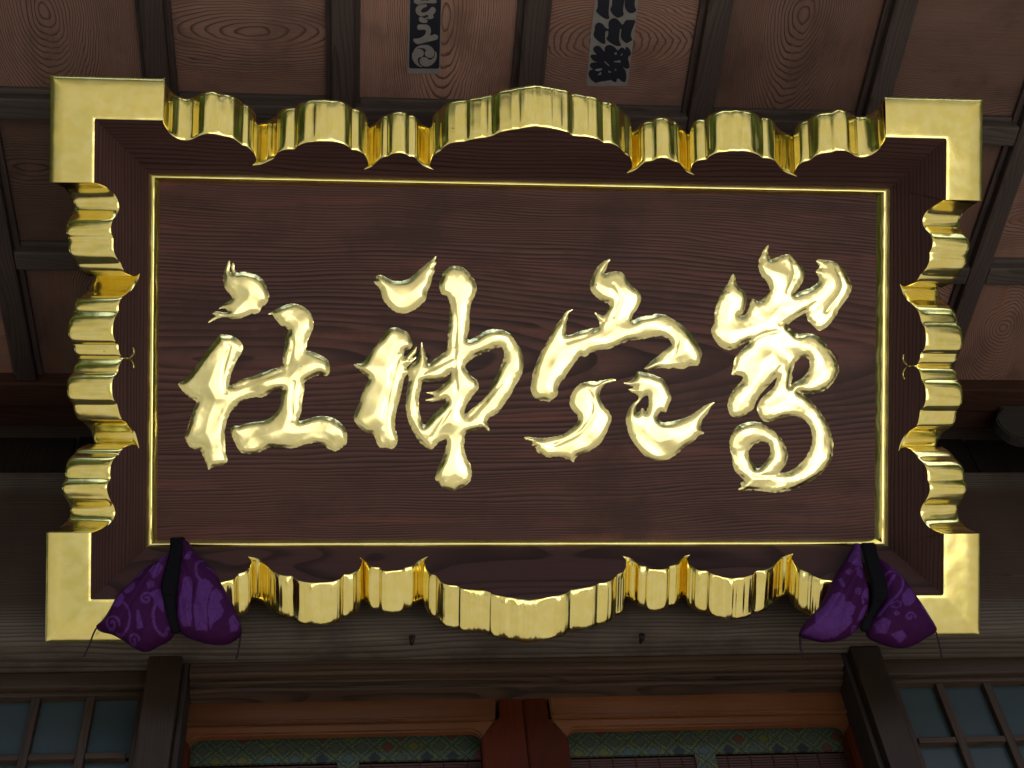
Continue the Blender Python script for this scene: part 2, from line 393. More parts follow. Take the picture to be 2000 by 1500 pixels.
def concrete():
    g = NG('concrete'); o = g.obj(); p = g.xyz(o[0], o[1], o[2]); n = g.noise(p, 60.0, 3.0); n2 = g.noise(p, 1.4, 4.0)
    c = g.mix(n, (.10, .10, .082), (.17, .167, .142)); c = g.mix(g.smooth(n2, .45, .62), c, (.055, .06, .038))
    g.bump(n, .2, .003); return g.set(Base_Color=c, Roughness=.85)
tag(box('reflector_apron', -3.4, 3.8, -3.2, .9, -.05, .02, concrete(), None, .01), 'unseen concrete paving added as a mid-tone for the gold to reflect', 'added reflector', kind='structure')  # added out of view, sets the middle tone mirrored by the gilded frame
# unseen pale slabs, added and sized to reflect brightly in the gold characters
pv = empty('reflector_slabs', (1.0, -1.6, 0)); tag(pv, 'unseen pale granite slabs added to brighten the gold characters', 'added reflector', kind='structure')
proto = {}
for i in range(4):
    for j in range(3):
        x0 = -1.15+i*1.1; y0 = -2.95+j*.9; m_ = GRANITE_DIM if i < 2 else GRANITE  # dimmer columns on the left, where the gold should mirror less light
        if m_.name not in proto: proto[m_.name] = box('slab', x0, x0+1.09, y0, y0+.89, -.06, .05, m_, pv, .008)
        else:
            s_ = proto[m_.name].copy(); COL.objects.link(s_); s_.location = (x0+.545, y0+.445, -.005)

# roof over the porch, and the floor and wall under it
rf = empty('roof', (0, 4, CZ+2.8)); tag(rf, 'dark timber roof over the shrine porch', 'roof', kind='structure')
box('roof_deck', -7, 7, .30, 9, CZ+2.80, CZ+3.2, ROOF_W, rf, 0)
box('fascia', -7, 7, .24, .298, CZ+2.70, CZ+3.3, ROOF_W, rf, .006)
tag(box('porch_floor', -6, 6, .95, 8.9, .45, .55, FLOOR_W, None, .01), 'plank floor of the shrine porch', 'floor', kind='structure')

# ------------------------------------------------------------------ coffered ceiling
ZB, ZC = CZ+2.70, CZ+2.735                   # underside of battens, underside of boards
ceil = empty('ceiling', (0, 1.5, ZC)); tag(ceil, 'coffered ceiling of reddish cedar boards above the plaque', 'ceiling', kind='structure')
bx = [-1.195, -.81, -.424, -.037, .363, .750, 1.152, 1.524, 1.90, 2.28]
by = [.70, 1.105, 1.5005, 1.892, 2.285]
knots = {(1, 2): (0, -.06, 0), (2, 2): (.03, .02, 0), (3, 2): (.02, -.13, 0), (4, 2): (.02, .03, 0), (5, 2): (.02, -.08, 0), (6, 2): (-.02, -.10, 0)}
for i in range(len(bx)-1):
    for j in range(len(by)-1):
        x0, x1, y0, y1 = bx[i]+.018, bx[i+1]-.018, by[j]+.018, by[j+1]-.018
        cx, cy = (x0+x1)/2, (y0+y1)/2; a, b = (x1-x0)/2, (y1-y0)/2; horiz = (i+j) % 2 == 1
        if horiz: a, b = b, a
        bd = mesh_obj('ceiling_board', [(-a,-b,0),(a,-b,0),(a,b,0),(-a,b,0),(-a,-b,.014),(a,-b,.014),(a,b,.014),(-a,b,.014)], BOXF, CEIL_W, ceil, world=True)
        bd.location = (cx, cy, ZC+random.uniform(0, .002)); bd.rotation_euler[2] = math.pi/2 if horiz else 0
        bd['knot'] = [random.uniform(-.07, .07), random.uniform(-.16, .16), 0.0]
KN = {}
for (px, py) in ((85, 25), (497, 62), (868, 35), (1190, 78), (1570, 30), (1890, 105), (60, 330), (1960, 240), (2010, 430), (1960, 640)):
    x, y = on_z((px, py), 2.735)
    for bd in ceil.children:
        dx, dy = x-bd.location.x, y-bd.location.y
        r_ = bd.rotation_euler[2] != 0
        lx, ly = (dy, -dx) if r_ else (dx, dy)
        if abs(dx) < .2 and abs(dy) < .2: bd['knot'] = [lx, ly, 0.0]; break
for k, x in enumerate(bx):
    bt = box('batten', x-.024, x+.024, .66, 2.25, ZB, ZC+.004, BAT_Y, ceil, .006)
    box('batten_moulding', x-.036, x+.036, .66, 2.25, ZC-.012, ZC+.003, BAT_Y, ceil, .004)
for y in by[:-1]:
    for i in range(len(bx)-1):
        box('cross_batten', bx[i]+.0245, bx[i+1]-.0245, y-.0255, y+.0255, ZB+.001, ZC+.0045, BAT_X, ceil, .005)
        box('batten_moulding', bx[i]+.037, bx[i+1]-.037, y-.036, y+.036, ZC-.010, ZC+.0025, BAT_X, ceil, .004)
box('ceiling_border', -1.6, 2.6, 2.252, 2.328, ZB-.006, ZC+.03, RED_W, ceil, .005)
box('ceiling_border', -1.6, 2.6, 2.330, 2.40, ZB+.004, ZC+.03, RED_W, ceil, .005)

# ------------------------------------------------------------------ wall above the beam, beam, bracket
wl = empty('wall', (0, 2.6, CZ+2.2)); tag(wl, 'dark plank wall between the beam and the ceiling', 'wall', kind='structure')
for k in range(19):
    x = -1.62+k*.222
    box('plank', x, x+.216, 2.52+.004*(k % 2), 2.55, CZ+1.9, CZ+2.80, DARK_W, wl, .006)
box('lower_wall', -3, 3.6, 2.42, 2.5, .55, CZ+1.9, DARK_W, wl, 0)

BY0, BZ0, BZ1 = 2.15, CZ+1.80, CZ+2.282
sec = [(BY0+.012, BZ1), (BY0, BZ1-.014), (BY0-.004, BZ1-.12), (BY0-.004, BZ0+.12), (BY0, BZ0+.045), (BY0+.010, BZ0+.018), (BY0+.026, BZ0+.004), (BY0+.045, BZ0), (2.46, BZ0), (2.46, BZ1)]
xs = [-2.4+.2*i for i in range(30)]; cbx, cbz = .4, (BZ0+BZ1)/2
V = [(x-cbx, y-2.3, z-cbz) for x in xs for y, z in sec]; n = len(sec); F = []
for i in range(len(xs)-1):
    for k in range(n): F.append((i*n+k, (i+1)*n+k, (i+1)*n+(k+1) % n, i*n+(k+1) % n))
F += [tuple(range(n))[::-1], tuple((len(xs)-1)*n+k for k in range(n))]
beam = mesh_obj('beam', V, F, BEAM_W, None, (cbx, 2.3, cbz))
tag(beam, 'thick weathered brown beam running behind the bottom of the plaque', 'beam', kind='structure')
for px, py in ((805, 1246), (1254, 1243)):                         # iron nails left standing in the beam
    x, z = on_y((px, py), 2.145)
    V, F = [], []
    for k in range(10):
        q = 2*math.pi*k/10; V += [(.007*math.cos(q), -.004, .007*math.sin(q)), (.0045*math.cos(q), -.0065, .0045*math.sin(q)), (.003*math.cos(q), .02, .003*math.sin(q))]
        a, b = 3*k, 3*((k+1) % 10); F += [(a, b, b+1, a+1), (b, a, a+2, b+2)]
    F.append(tuple(range(1, 30, 3)))
    nl = mesh_obj('nail', V, F, IRON, beam, world=False); nl.matrix_parent_inverse = Matrix.Translation(-beam.location); nl.location = (x, 2.146, z)
    tube('nail_point', [(x, 2.143, z), (x-.001, 2.132, z-.006), (x-.001, 2.131, z-.024)], .0018, IRON, beam, world=True)

bpts = [on_y(p, 2.30) for p in ((1957, 799), (1950, 806), (1946, 816), (1951, 828), (1962, 840), (1976, 850), (1990, 855), (2005, 857))]
zt = CZ+2.69; zb = bpts[-1][1]
poly = [(bpts[0][0], zt)]+[(x, z) for x, z in bpts]+[(2.25, zb), (2.33, zb+.03), (2.37, zb+.07), (2.37, zt)]
tag(prism_y('bracket', poly, 2.30, 2.33, BRACK_W, None, .004), 'grey boat shaped wooden bracket arm under the ceiling border at the right edge', 'bracket')

# ------------------------------------------------------------------ posts, lintel
for (xa, xb, lab) in ((-.406, -.341, 'dark wooden post left of the red brown doors, beside the dim lattice window'), (1.020, 1.084, 'brown wooden post right of the red brown doors, beside the bluer lattice window')):
    p_ = empty('post', ((xa+xb)/2, 2.25, .55)); tag(p_, lab, 'post', 'posts flanking the doors')
    box('shaft', xa, xb, 2.200, 2.34, .551, BZ0-.001, POST_W, p_, .004)
    box('fillet', xb+.001 if xa < 0 else xa-.012, xb+.012 if xa < 0 else xa-.001, 2.222, 2.34, .551, BZ0-.0015, DARK_W, p_, .003)
ln = empty('lintel', (.34, 2.26, CZ+1.77)); tag(ln, 'moulded dark wood lintel above the red brown doors', 'lintel', kind='structure')
X0, X1 = -.328, 1.007
box('lintel_board', X0, X1, 2.222, 2.36, CZ+1.768, BZ0-.001, LINT_W, ln, .004)
box('lintel_board', X0, X1, 2.240, 2.36, CZ+1.760, CZ+1.7674, LINT_W, ln, .004)
box('lintel_board', X0, X1, 2.252, 2.36, CZ+1.7494, CZ+1.7594, LINT_W, ln, .004)

# ------------------------------------------------------------------ the two doors with bamboo blinds behind them
DY = 2.29
def door(xa, xb, sl, sr, lab):
    """xa..xb the leaf, sl / sr the widths of its left and right stile"""
    d = empty('door', ((xa+xb)/2, DY, .55)); tag(d, lab, 'door', 'red brown double doors')
    zt, zr, zm, zo = CZ+1.777, CZ+1.704, CZ+1.690, CZ+1.678
    la, lb = xa+sl, xb-sr                                          # the opening
    prism_y('top_rail', [(xa+.052 if sl > .06 else xa+.002, zt), (xa+.055 if sl > .06 else xa+.002, zr), (xb-.058 if sr > .06 else xb-.002, zr), (xb-.052 if sr > .06 else xb-.002, zt)][::-1], DY, DY+.04, DOOR_X, d, .003)
    # the lower moulding of the rail: mitred ends and rounded lower corners
    r = .022; arc = []
    for k in range(7):
        q = math.pi/2*k/6; arc.append((lb-r+r*math.cos(q), zo-r+r*math.sin(q)))
    for k in range(7):
        q = math.pi/2+math.pi/2*k/6; arc.append((la+r+r*math.cos(q), zo-r+r*math.sin(q)))
    out = [(la-.036, zr-.0015), (la, zo-r)]+arc[::-1]+[(lb, zo-r), (lb+.036, zr-.0015)]
    prism_y('rail_moulding', out, DY+.006, DY+.022, DOOR_X, d, .004)
    prism_y('rail_bead', [(la-.03, zr+.001), (lb+.03, zr+.001), (lb+.027, zr-.006), (la-.027, zr-.006)], DY-.004, DY+.004, DOOR_X, d, .002)
    inner = [(la+.002, zo-.005)]+[(x, z-.0055) for x, z in arc[::-1]]
    prism_y('stile', [(xa, .56), (la, .56), (la, zo-r), (la-.037, zr), (xa+.050 if sl > .06 else xa, zr), (xa+.047 if sl > .06 else xa, zt), (xa, zt)], DY+.002, DY+.042, DOOR_Z, d, .003)
    prism_y('stile', [(lb, .56), (xb, .56), (xb, zt), (xb-.047 if sr > .06 else xb, zt), (xb-.050 if sr > .06 else xb, zr), (lb+.037, zr), (lb, zo-r)], DY+.002, DY+.042, DOOR_Z, d, .003)
    return la, lb, zo
def blind(la, lb, zo, cx, lab):
    b = empty('blind', ((la+lb)/2, 2.36, zo)); tag(b, lab, 'bamboo blind', 'brocade edged bamboo blinds behind the doors')
    zb = CZ+1.646
    o = mesh_obj('brocade_border', [(la-.02-cx, 0, zb-zo), (lb+.02-cx, 0, zb-zo), (lb+.02-cx, 0, .03), (la-.02-cx, 0, .03), (la-.02-cx, .006, zb-zo), (lb+.02-cx, .006, zb-zo), (lb+.02-cx, .006, .03), (la-.02-cx, .006, .03)], BOXF, BROCADE, b, world=True)
    o.location = (cx, DY+.056, zo)
    o = mesh_obj('brocade_strip', [(-.021, 0, -.6), (.021, 0, -.6), (.021, 0, zb-zo-.001), (-.021, 0, zb-zo-.001), (-.021, .006, -.6), (.021, .006, -.6), (.021, .006, zb-zo-.001), (-.021, .006, zb-zo-.001)], BOXF, BROCADE, b, world=True)
    o.location = (cx, DY+.0555, zo)
    V, F = [], []
    for k in range(70):
        z = zb-.004-k*.0062
        for x in (la-.02, lb+.02):
            for q in range(6):
                V.append((x, DY+.066+.0029*math.cos(q*math.pi/3), z+.0029*math.sin(q*math.pi/3)))
        o_ = k*12
        F += [(o_+q, o_+(q+1) % 6, o_+6+(q+1) % 6, o_+6+q) for q in range(6)]
    mesh_obj('reeds', V, F, REED, b, world=True)['kind'] = 'stuff'
    for k in range(-7, 8):
        x = cx+k*.0475
        if k and la < x < lb: tube('thread', [(x, DY+.0618, zb-.001), (x, DY+.0618, zb-.42)], .0011, RED_TH, b, sides=4, world=True)
la, lb, zo = door(-.343, .3365, .022, .089, 'left red brown door leaf with rounded opening, under the weathered beam')
blind(la, lb, zo, -.0145, 'bamboo blind edged in green brocade behind the left door leaf')
la, lb, zo = door(.338, 1.031, .083, .036, 'right red brown door leaf with rounded opening, reaching the right post')
blind(la, lb, zo, .707, 'bamboo blind edged in green brocade behind the right door leaf')

# ------------------------------------------------------------------ lattice windows
def window(xa, xb, mun, zt, zm, zh, lab, stile):
    w = empty('window', ((xa+xb)/2, 2.26, CZ+1.0)); tag(w, lab, 'lattice window', 'lattice windows beside the doors')
    box('top_rail', xa, xb, 2.245, 2.30, zm, BZ0-.0012, SASH_X, w, .004)
    box('rail_moulding', xa+.001, xb-.001, 2.258, 2.30, zt, zm-.0008, SASH_X, w, .003)
    s0, s1 = stile; box('stile', s0, s1, 2.25, 2.30, CZ+.6, zt-.0008, SASH_Z, w, .003)
    cuts = []
    for x in mun: box('muntin', x-.0085, x+.0085, 2.2605, 2.288, CZ+.6, zt-.0009, SASH_Z, w, .002); cuts.append(x)
    lo = [xa if stile[0] > xa+.02 else s1]+cuts; hi = cuts+[xb if stile[1] < xb-.02 else s0]
    for k in range(5):
        z1 = zh-k*.155
        for a, b in zip(lo, hi): box('cross_muntin', a+.009, b-.009, 2.262, 2.287, z1-.0065, z1+.0065, SASH_X, w, .002)
        top = (zt if k == 0 else zh-(k-1)*.155-.0065)
        for a, b in zip(lo, hi): box('pane', a+.004, b-.004, 2.2775, 2.281, z1+.004, top+.002, GLASS, w, 0)
window(-1.25, -.407, [-1.045, -.934, -.828, -.7245, -.6205, -.517], CZ+1.7505, CZ+1.762, CZ+1.6135,
       'dim lattice window left of the doors with dark greenish glass', (-.4235, -.4075))
window(1.085, 1.95, [1.214, 1.318, 1.4215, 1.525, 1.629, 1.733], CZ+1.7475, CZ+1.758, CZ+1.6065,
       'lattice window right of the doors with bluish glass panes', (1.0855, 1.117))

# ------------------------------------------------------------------ stickers pasted on the ceiling
SZ = 2.7335
def sticker(name, outline, inks, papers, lab, crop):
    ox, oy, s = crop
    def pt(p, k=0): x, y = on_z((ox+p[0]/s, oy+p[1]/s), SZ-k); return np.array((x, y, CZ+SZ-k))
    base = pt(outline[0]); e = empty(name, tuple(base)); tag(e, lab, 'paper sticker', 'votive stickers on the ceiling')
    def flat(nm, P, k, mat, th=.0006):
        P = [pt(p, k) for p in P]; n_ = len(P)
        bm = bmesh.new(); a = [bm.verts.new(q) for q in P]; b = [bm.verts.new(q+np.array((0, 0, th))) for q in P]
        for t in tessellate_polygon([[Vector((q[0], q[1], 0)) for q in P]]):
            bm.faces.new([a[i] for i in t]); bm.faces.new([b[i] for i in t[::-1]])
        for i in range(n_): bm.faces.new((a[i], b[i], b[(i+1) % n_], a[(i+1) % n_]))
        bmesh.ops.recalc_face_normals(bm, faces=bm.faces[:])
        me = bpy.data.meshes.new(nm); bm.to_mesh(me); bm.free(); me.materials.append(mat)
        o = bpy.data.objects.new(nm, me); COL.objects.link(o); o.parent = e; o.matrix_parent_inverse = Matrix.Translation(-e.location)
    flat('paper', outline, 0, PAPER)
    for k, (nm, P) in enumerate(inks): flat(nm, P, .0008+.00007*k, INK)
    for k, (nm, P) in enumerate(papers): flat(nm, P, .0019+.00007*k, PAPER)
def cm(P, st=14): return [tuple(p) for p in catmull(P, True, st)]
def tomoe(cx, cy, R, a0):                                           # one comma of the three-comma crest
    P = []; hr = R*.46; hx, hy = cx+(R-hr)*.93*math.cos(a0), cy+(R-hr)*.93*math.sin(a0)
    for k in range(15):                                            # outer edge sweeps round to the tail
        q = a0+math.radians(-35-118*k/14); P.append((cx+R*math.cos(q), cy+R*math.sin(q)))
    for k in range(12):                                            # inner edge comes back to the head
        q = a0+math.radians(-150+95*k/11); rr = R*(.97-.62*(k/11)**.8); P.append((cx+rr*math.cos(q), cy+rr*math.sin(q)))
    for k in range(14):
        q = a0+math.radians(-170-200*k/13+360+0); P.append((hx+hr*math.cos(q), hy+hr*math.sin(q)))
    return P
S1 = (770, 0, 9.375)
crest = [[(555,825),(640,835),(700,880),(735,940),(732,1000),(700,1050),(650,1060),(600,1045),(565,1005),(560,960),(580,925),(560,895),(500,880),(440,885),(400,900),(355,930),(400,870),(470,835)],
         [(345,955),(380,915),(430,895),(490,905),(535,940),(540,990),(510,1040),(450,1055),(435,1080),(435,1130),(460,1185),(510,1222),(520,1230),(450,1215),(390,1175),(345,1110),(325,1040),(328,990)],
         [(770,1040),(745,910),(772,960),(778,1050),(755,1110),(700,1175),(640,1210),(570,1220),(505,1195),(465,1140),(475,1085),(520,1050),(570,1050),(610,1070),(635,1095),(680,1090),(725,1050),(748,990),(752,940)]]
crest[2] = crest[2][2:]
sticker('votive_sticker', [(262,-1000),(270,0),(240,1325),(262,1350),(820,1350),(845,1320),(872,0),(890,-1000)],
        [('black_ground', [(292,-950),(292,0),(270,1230),(290,1252),(800,1257),(824,1235),(856,0),(870,-950)])],
        [('letter', cm([(390,-60),(430,-70),(490,-20),(490,12),(560,8),(640,5),(640,-40),(740,-60),(760,-10),(778,30),(750,60),(640,58),(520,66),(440,84),(400,70),(362,40)])),
         ('letter', cm([(600,110),(590,85),(540,80),(470,90),(420,120),(392,170),(395,220),(420,260),(470,290),(530,295),(600,270),(625,275),(612,300),(640,315),(560,330),(600,345),(680,345),(720,320),(712,270),(740,240),(760,185),(745,150),(700,125),(665,150),(620,200),(560,228),(510,230),(487,215),(500,180),(545,140),(590,125)])),
         ('letter', cm([(470,312),(510,310),(530,330),(580,350),(612,380),(595,415),(540,420),(490,408),(455,375),(452,340)])),
         ('letter', cm([(420,490),(440,455),(520,450),(600,455),(650,490),(672,550),(668,600),(655,645),(690,645),(740,628),(785,645),(805,680),(780,720),(700,745),(600,770),(500,795),(430,808),(370,775),(346,730),(360,712),(440,705),(520,670),(570,620),(580,570),(560,545),(500,545),(450,550),(425,525)]))]
        +[('crest', cm(c, 12)) for c in crest],
        'long black votive sticker with pale cursive letters and a three-comma crest on the ceiling', S1)
S2 = (1130, 0, 8.333)
sticker('votive_sticker', [(280,-1000),(272,0),(205,500),(130,1375),(160,1395),(420,1405),(760,1400),(795,1390),(880,760),(975,0),(1080,-1000)],
        [('letter', cm([(310,-300),(520,-300),(505,0),(490,220),(500,300),(450,310),(370,265),(300,205),(283,175),(305,140),(312,60)])),
         ('letter', cm([(560,-300),(760,-300),(748,0),(730,110),(728,190),(735,240),(690,275),(640,290),(580,255),(530,195),(517,150),(538,100),(548,20)])),
         ('letter', cm([(790,-300),(960,-300),(920,0),(915,100),(938,170),(900,205),(855,217),(800,195),(765,140),(750,80),(755,10)])),
         ('letter', cm([(270,420),(300,380),(345,368),(400,400),(440,450),(470,468),(490,470),(485,400),(500,340),(545,305),(600,298),(660,340),(700,390),(720,400),(770,335),(850,325),(922,335),(900,420),(860,520),(855,590),(875,650),(830,680),(785,703),(730,670),(695,620),(688,560),(697,470),(680,470),(665,560),(660,650),(690,745),(610,745),(540,710),(475,660),(452,625),(475,590),(480,505),(445,510),(432,600),(430,712),(370,700),(300,650),(248,590),(245,550),(260,500)])),
         ('letter', cm([(238,790),(280,750),(330,750),(380,790),(420,840),(430,770),(480,735),(540,740),(600,780),(640,820),(690,775),(730,780),(760,810),(770,768),(810,775),(850,850),(850,890),(815,920),(805,960),(825,1030),(822,1110),(780,1118),(720,1095),(760,1140),(778,1210),(775,1290),(750,1335),(700,1320),(650,1280),(625,1290),(615,1335),(570,1330),(530,1305),(430,1320),(330,1335),(285,1350),(230,1320),(180,1260),(160,1200),(180,1150),(230,1130),(190,1090),(190,1040),(260,1015),(420,1008),(300,1005),(240,985),(195,920),(215,890),(290,890),(255,840)]))],
        [('gap', [(262,1140),(310,1122),(382,1115),(378,1140),(320,1160)]), ('gap', [(310,1222),(365,1172),(370,1215)]), ('gap', [(485,1150),(535,1175),(490,1185)]),
         ('gap', [(585,860),(622,850),(622,890),(585,888)]), ('gap', [(680,900),(720,862),(705,908)]), ('gap', [(570,1000),(680,985),(685,1020),(580,1010)]), ('gap', [(583,1142),(612,1115),(612,1148)]), ('gap', [(415,1005),(440,1005),(500,1065),(490,1080)])],
        'pale paper votive sticker with thick black brush letters on the ceiling', S2)

# ------------------------------------------------------------------ THE PLAQUE
PU = np.array([.9996, -.0166, -.0214]); PW = np.array([0, .7665, -.6422]); PW -= PU*(PU@PW); PW /= np.linalg.norm(PW); PU /= np.linalg.norm(PU)
PN = np.cross(PW, PU); r_ = ray((1000, 1250)); PB = r_*2.19/r_[1]
PM = Matrix.Identity(4)
for i in range(3):
    PM[i][0], PM[i][1], PM[i][2], PM[i][3] = PU[i], -PW[i], PN[i], PB[i]
PM[2][3] += CZ
def pl(p, d=0.0):                            # photo point -> plaque (across, up, proud) on the plane d proud of its back
    r = ray(p); X = r*((PN@PB)+d)/(PN@r)-PB; return np.array([X@PU, -(X@PW), d])
DIN, DBD, SLOPE = .050, .042, 1.20
HBS = {'T': .013, 'L': .014, 'R': .014, 'B': .012}; HB = .014
ci = [pl(p, DIN) for p in ((291, 338), (1738, 367), (1734, 1067), (286, 1070))]
UL, UR = (ci[0][0]+ci[3][0])/2, (ci[1][0]+ci[2][0])/2; VT, VB = (ci[0][1]+ci[1][1])/2, (ci[2][1]+ci[3][1])/2
cp_ = [pl(p, DBD) for p in ((313, 358), (1713, 382), (1708, 1053), (306, 1053))]
QL, QR = (cp_[0][0]+cp_[3][0])/2, (cp_[1][0]+cp_[2][0])/2; QT, QB = (cp_[0][1]+cp_[1][1])/2, (cp_[2][1]+cp_[3][1])/2
OUT = {'T': (0, 1), 'R': (1, 0), 'B': (0, -1), 'L': (-1, 0)}; REF = {'T': VT, 'R': UR, 'B': -VB, 'L': -UL}
def on_face(p, side):                        # photo point -> the sloping face of one side of the frame
    r = ray(p); o = OUT[side]; N = PN-SLOPE*(o[0]*PU-o[1]*PW)        # d - SLOPE*(outward) = const
    k = DIN-SLOPE*REF[side]
    X = r*(N@PB+k)/(N@r)-PB; return np.array([X@PU, -(X@PW), X@PN])

# ridge between dark face and gilded edge; '*' marks a crisp arris, the rest is rounded
top = """317.5,235.5* 322,247 332,261 345,270 360,274.5 375,272 387,266 400,262 415,261.5 426,264 436,266* 447,268 458,272 470,281 474,284.5* 482,286.5 492,295 499,305 499,316 491,323.5* 507,322 522,316 535,309 541,299* 552,293.5 565,292 576,291.5*
582,285 597,279 617,276.5 640,276.5 660,278.5 672,282 681,287 687,293* 700,295 710,301 717,312 719,322 709,332* 725,326 737,316 747,307* 757,306* 762,302 772,299.5 782,299 792,301 799,305.5* 810,307 816,314* 827,324 849,332.5* 841,325 841,315 845,306 852,299 860,295*
867,287 877,281 890,278 907,276.5* 920,273 945,269 962,265.5* 968,262 977,258* 1007,253 1046,246* 1082,252 1110,258* 1117,264 1127,265.5* 1150,268 1168,272 1179,279* 1192,280 1205,285 1215,294 1220,300.5* 1229,306 1234,316 1233,328 1222,339.5* 1240,332.5 1252,322.5 1259,317* 1274,314.5*
1282,310.5 1295,308.5 1307,311 1317,316* 1325,317.5 1332,325* 1342,336 1358,342.5* 1350,334 1351,325 1357,317 1367,313 1379,312.5* 1385,306 1400,299 1420,296 1445,295 1465,297 1480,302 1490,309* 1502,309.5 1514,315 1521,325.5* 1532,335 1559,346* 1552,337.5 1556,327.5 1564,319 1582,313*
1590,306 1602,301 1624,298* 1635,294.5 1647,294 1659,297.5 1670,304.5 1682,307.5 1697,305 1712,296 1722,285 1729.5,272*"""
right = """1843,391* 1830,398 1816,407 1806,418 1802,431 1805,444 1815,455 1821,466 1822,476 1819,487 1815.6,493* 1816,506 1812,518 1806,528 1798,535.6* 1792,546 1782,554 1770,558.5 1762,557.5 1756.4,552.6* 1760,562 1764,574 1772,586 1780,593* 1789,601 1795,612 1800,629.5*
1806,640 1808.5,654 1808,672 1804,684 1798,690* 1797,700 1793,709 1786,715* 1792,719 1797,728 1800,741.6* 1806,752 1808.5,766 1808,782 1804,794 1797,802* 1795,816 1791,830 1784,837* 1774,843 1764,855 1758,868 1754.6,883* 1759,877 1770,874 1780,879 1787,886 1793,894*
1803,904 1810,916 1812,928 1812,938* 1816,948 1815.6,960 1810,974 1802,986 1798,998 1800,1010 1806,1021 1818,1032 1839.4,1042*"""
bottom = """1714,1162* 1706,1148 1692,1135 1678,1131 1664,1135 1652,1140 1640,1139 1628,1135 1610,1132 1592,1126 1577,1117* 1562,1111 1552,1101 1547,1091 1550.5,1081* 1537,1084 1522,1092 1510,1105* 1500,1111 1488,1114.5 1475,1115.5* 1472,1122* 1455,1127 1432,1129 1410,1126.5 1392,1121 1380,1114.5* 1367,1114 1355,1109 1346,1101 1342,1092.5 1349.5,1083* 1337,1086 1329,1094 1322,1102.5* 1307,1106*
1302,1110 1285,1112.5 1267,1110 1262,1105.5* 1250,1104 1242,1097.5* 1232,1089.5 1214,1085* 1221,1092.5 1223,1102.5 1219,1115 1204.5,1122.5* 1197,1131 1185,1137 1169.5,1139* 1162,1144* 1145,1147.5 1115,1152* 1104,1160* 1070,1167 1034,1173* 997,1167 966,1162* 957,1157 945,1153* 925,1152 902,1149.5 895,1144.5* 882,1143.5 870,1141 859,1134 852,1124*
842,1121 835,1114 830,1104 831,1094 838,1086* 825,1091 812,1099 805,1106* 791,1108* 786,1112.5 767,1115 747,1114 742.5,1108* 727,1107 717,1099* 707,1090.5 701,1088* 706,1096 704,1107.5 695,1116 682,1121 671,1122.5* 665,1130 652,1135 635,1137.5 612,1138 590,1136 580,1132 570,1124.5* 555,1124 540,1119 530,1112.5* 517,1100 505,1091 482.5,1086* 489.5,1095 489,1105 481,1115 465.5,1120* 457,1130 447,1134 432,1137
412,1141 396,1142 382,1138 368,1133 354,1131 340,1136 328,1147 316,1168*"""
left = """178,1041* 196,1034 210,1026 220,1016 225,1002 222,988 215,976 210,962 209,948 216,935* 215,920 217,908 224,894 233,887* 237,879 246,872 258,869 266,871 272.4,876.4* 269,862 264,845 258,836 250,827 239,821* 234,810 231,798 229,790* 222,780 219,764 219,748 223,735 230,728* 232,716 237,706 241,700* 236,695 232,684 231,672* 226,668 221,654 220.6,638 224,622 231.6,608.5* 232,596 236,584 242,578*
252,571 262,560 270,546 273.6,532.4* 268,537 260,538.6 250,535 241,526 236,514* 227,502 221.6,486 221.6,465.6* 217,454 217,442 220,431 228,419 232.4,408 231,394 224,380 212,368 190,357.6*"""
def parse(s):
    out = []
    for t in s.split():
        sh = t.endswith('*'); a, b = t.rstrip('*').split(','); out.append((float(a), float(b), sh))
    return out
def run(P, step=1.6):                         # rounded between arrises
    segs, cur = [], [P[0][:2]]
    for p in P[1:]:
        cur.append(p[:2])
        if p[2]: segs.append(cur); cur = [p[:2]]
    out = []
    for s in segs:
        c = catmull(s, False, step); out += (c if not out else c[1:])
    return out
# corners of the ridge rectangle
cT = [on_face((190, 232), 'T'), on_face((1846, 271), 'T')]; cB = [on_face((1840.5, 1163), 'B'), on_face((171.5, 1170), 'B')]
cL = [on_face((190, 232), 'L'), on_face((171.5, 1170), 'L')]; cR = [on_face((1846, 271), 'R'), on_face((1840.5, 1163), 'R')]
rl, rr_ = (cL[0][0]+cL[1][0])/2, (cR[0][0]+cR[1][0])/2
vt, vb = (cT[0][1]+cT[1][1])/2, (cB[0][1]+cB[1][1])/2
DR = DIN+SLOPE*np.mean([vt-VT, VB-vb, UL-rl, rr_-UR])
def fix(side, q):                            # depth of a point of a side from its distance outward
    o = OUT[side]; s = o[0]*q[0]+o[1]*q[1]; return DIN+SLOPE*(s-REF[side])
KA = {'T': (vt-VT), 'B': (VB-vb), 'L': (UL-rl), 'R': (rr_-UR)}
RC = {'TL': np.array([rl, vt, DR]), 'TR': np.array([rr_, vt, DR]), 'BR': np.array([rr_, vb, DR]), 'BL': np.array([rl, vb, DR])}
oc = [pl(p, DR-HB) for p in ((104, 144), (1923, 195), (1915, 1246), (80, 1252))]
EV = {'L': rl-(oc[0][0]+oc[3][0])/2, 'R': (oc[1][0]+oc[2][0])/2-rr_, 'T': (oc[0][1]+oc[1][1])/2-vt, 'B': vb-(oc[2][1]+oc[3][1])/2}
oc2 = [pl(p, DR-.004) for p in ((104, 144), (1923, 195), (1915, 1246), (80, 1252))]
EVC = {'L': rl-(oc2[0][0]+oc2[3][0])/2, 'R': (oc2[1][0]+oc2[2][0])/2-rr_, 'T': (oc2[0][1]+oc2[1][1])/2-vt, 'B': vb-(oc2[2][1]+oc2[3][1])/2}
print('ridge', rl, rr_, vt, vb, DR, 'edge', EV)
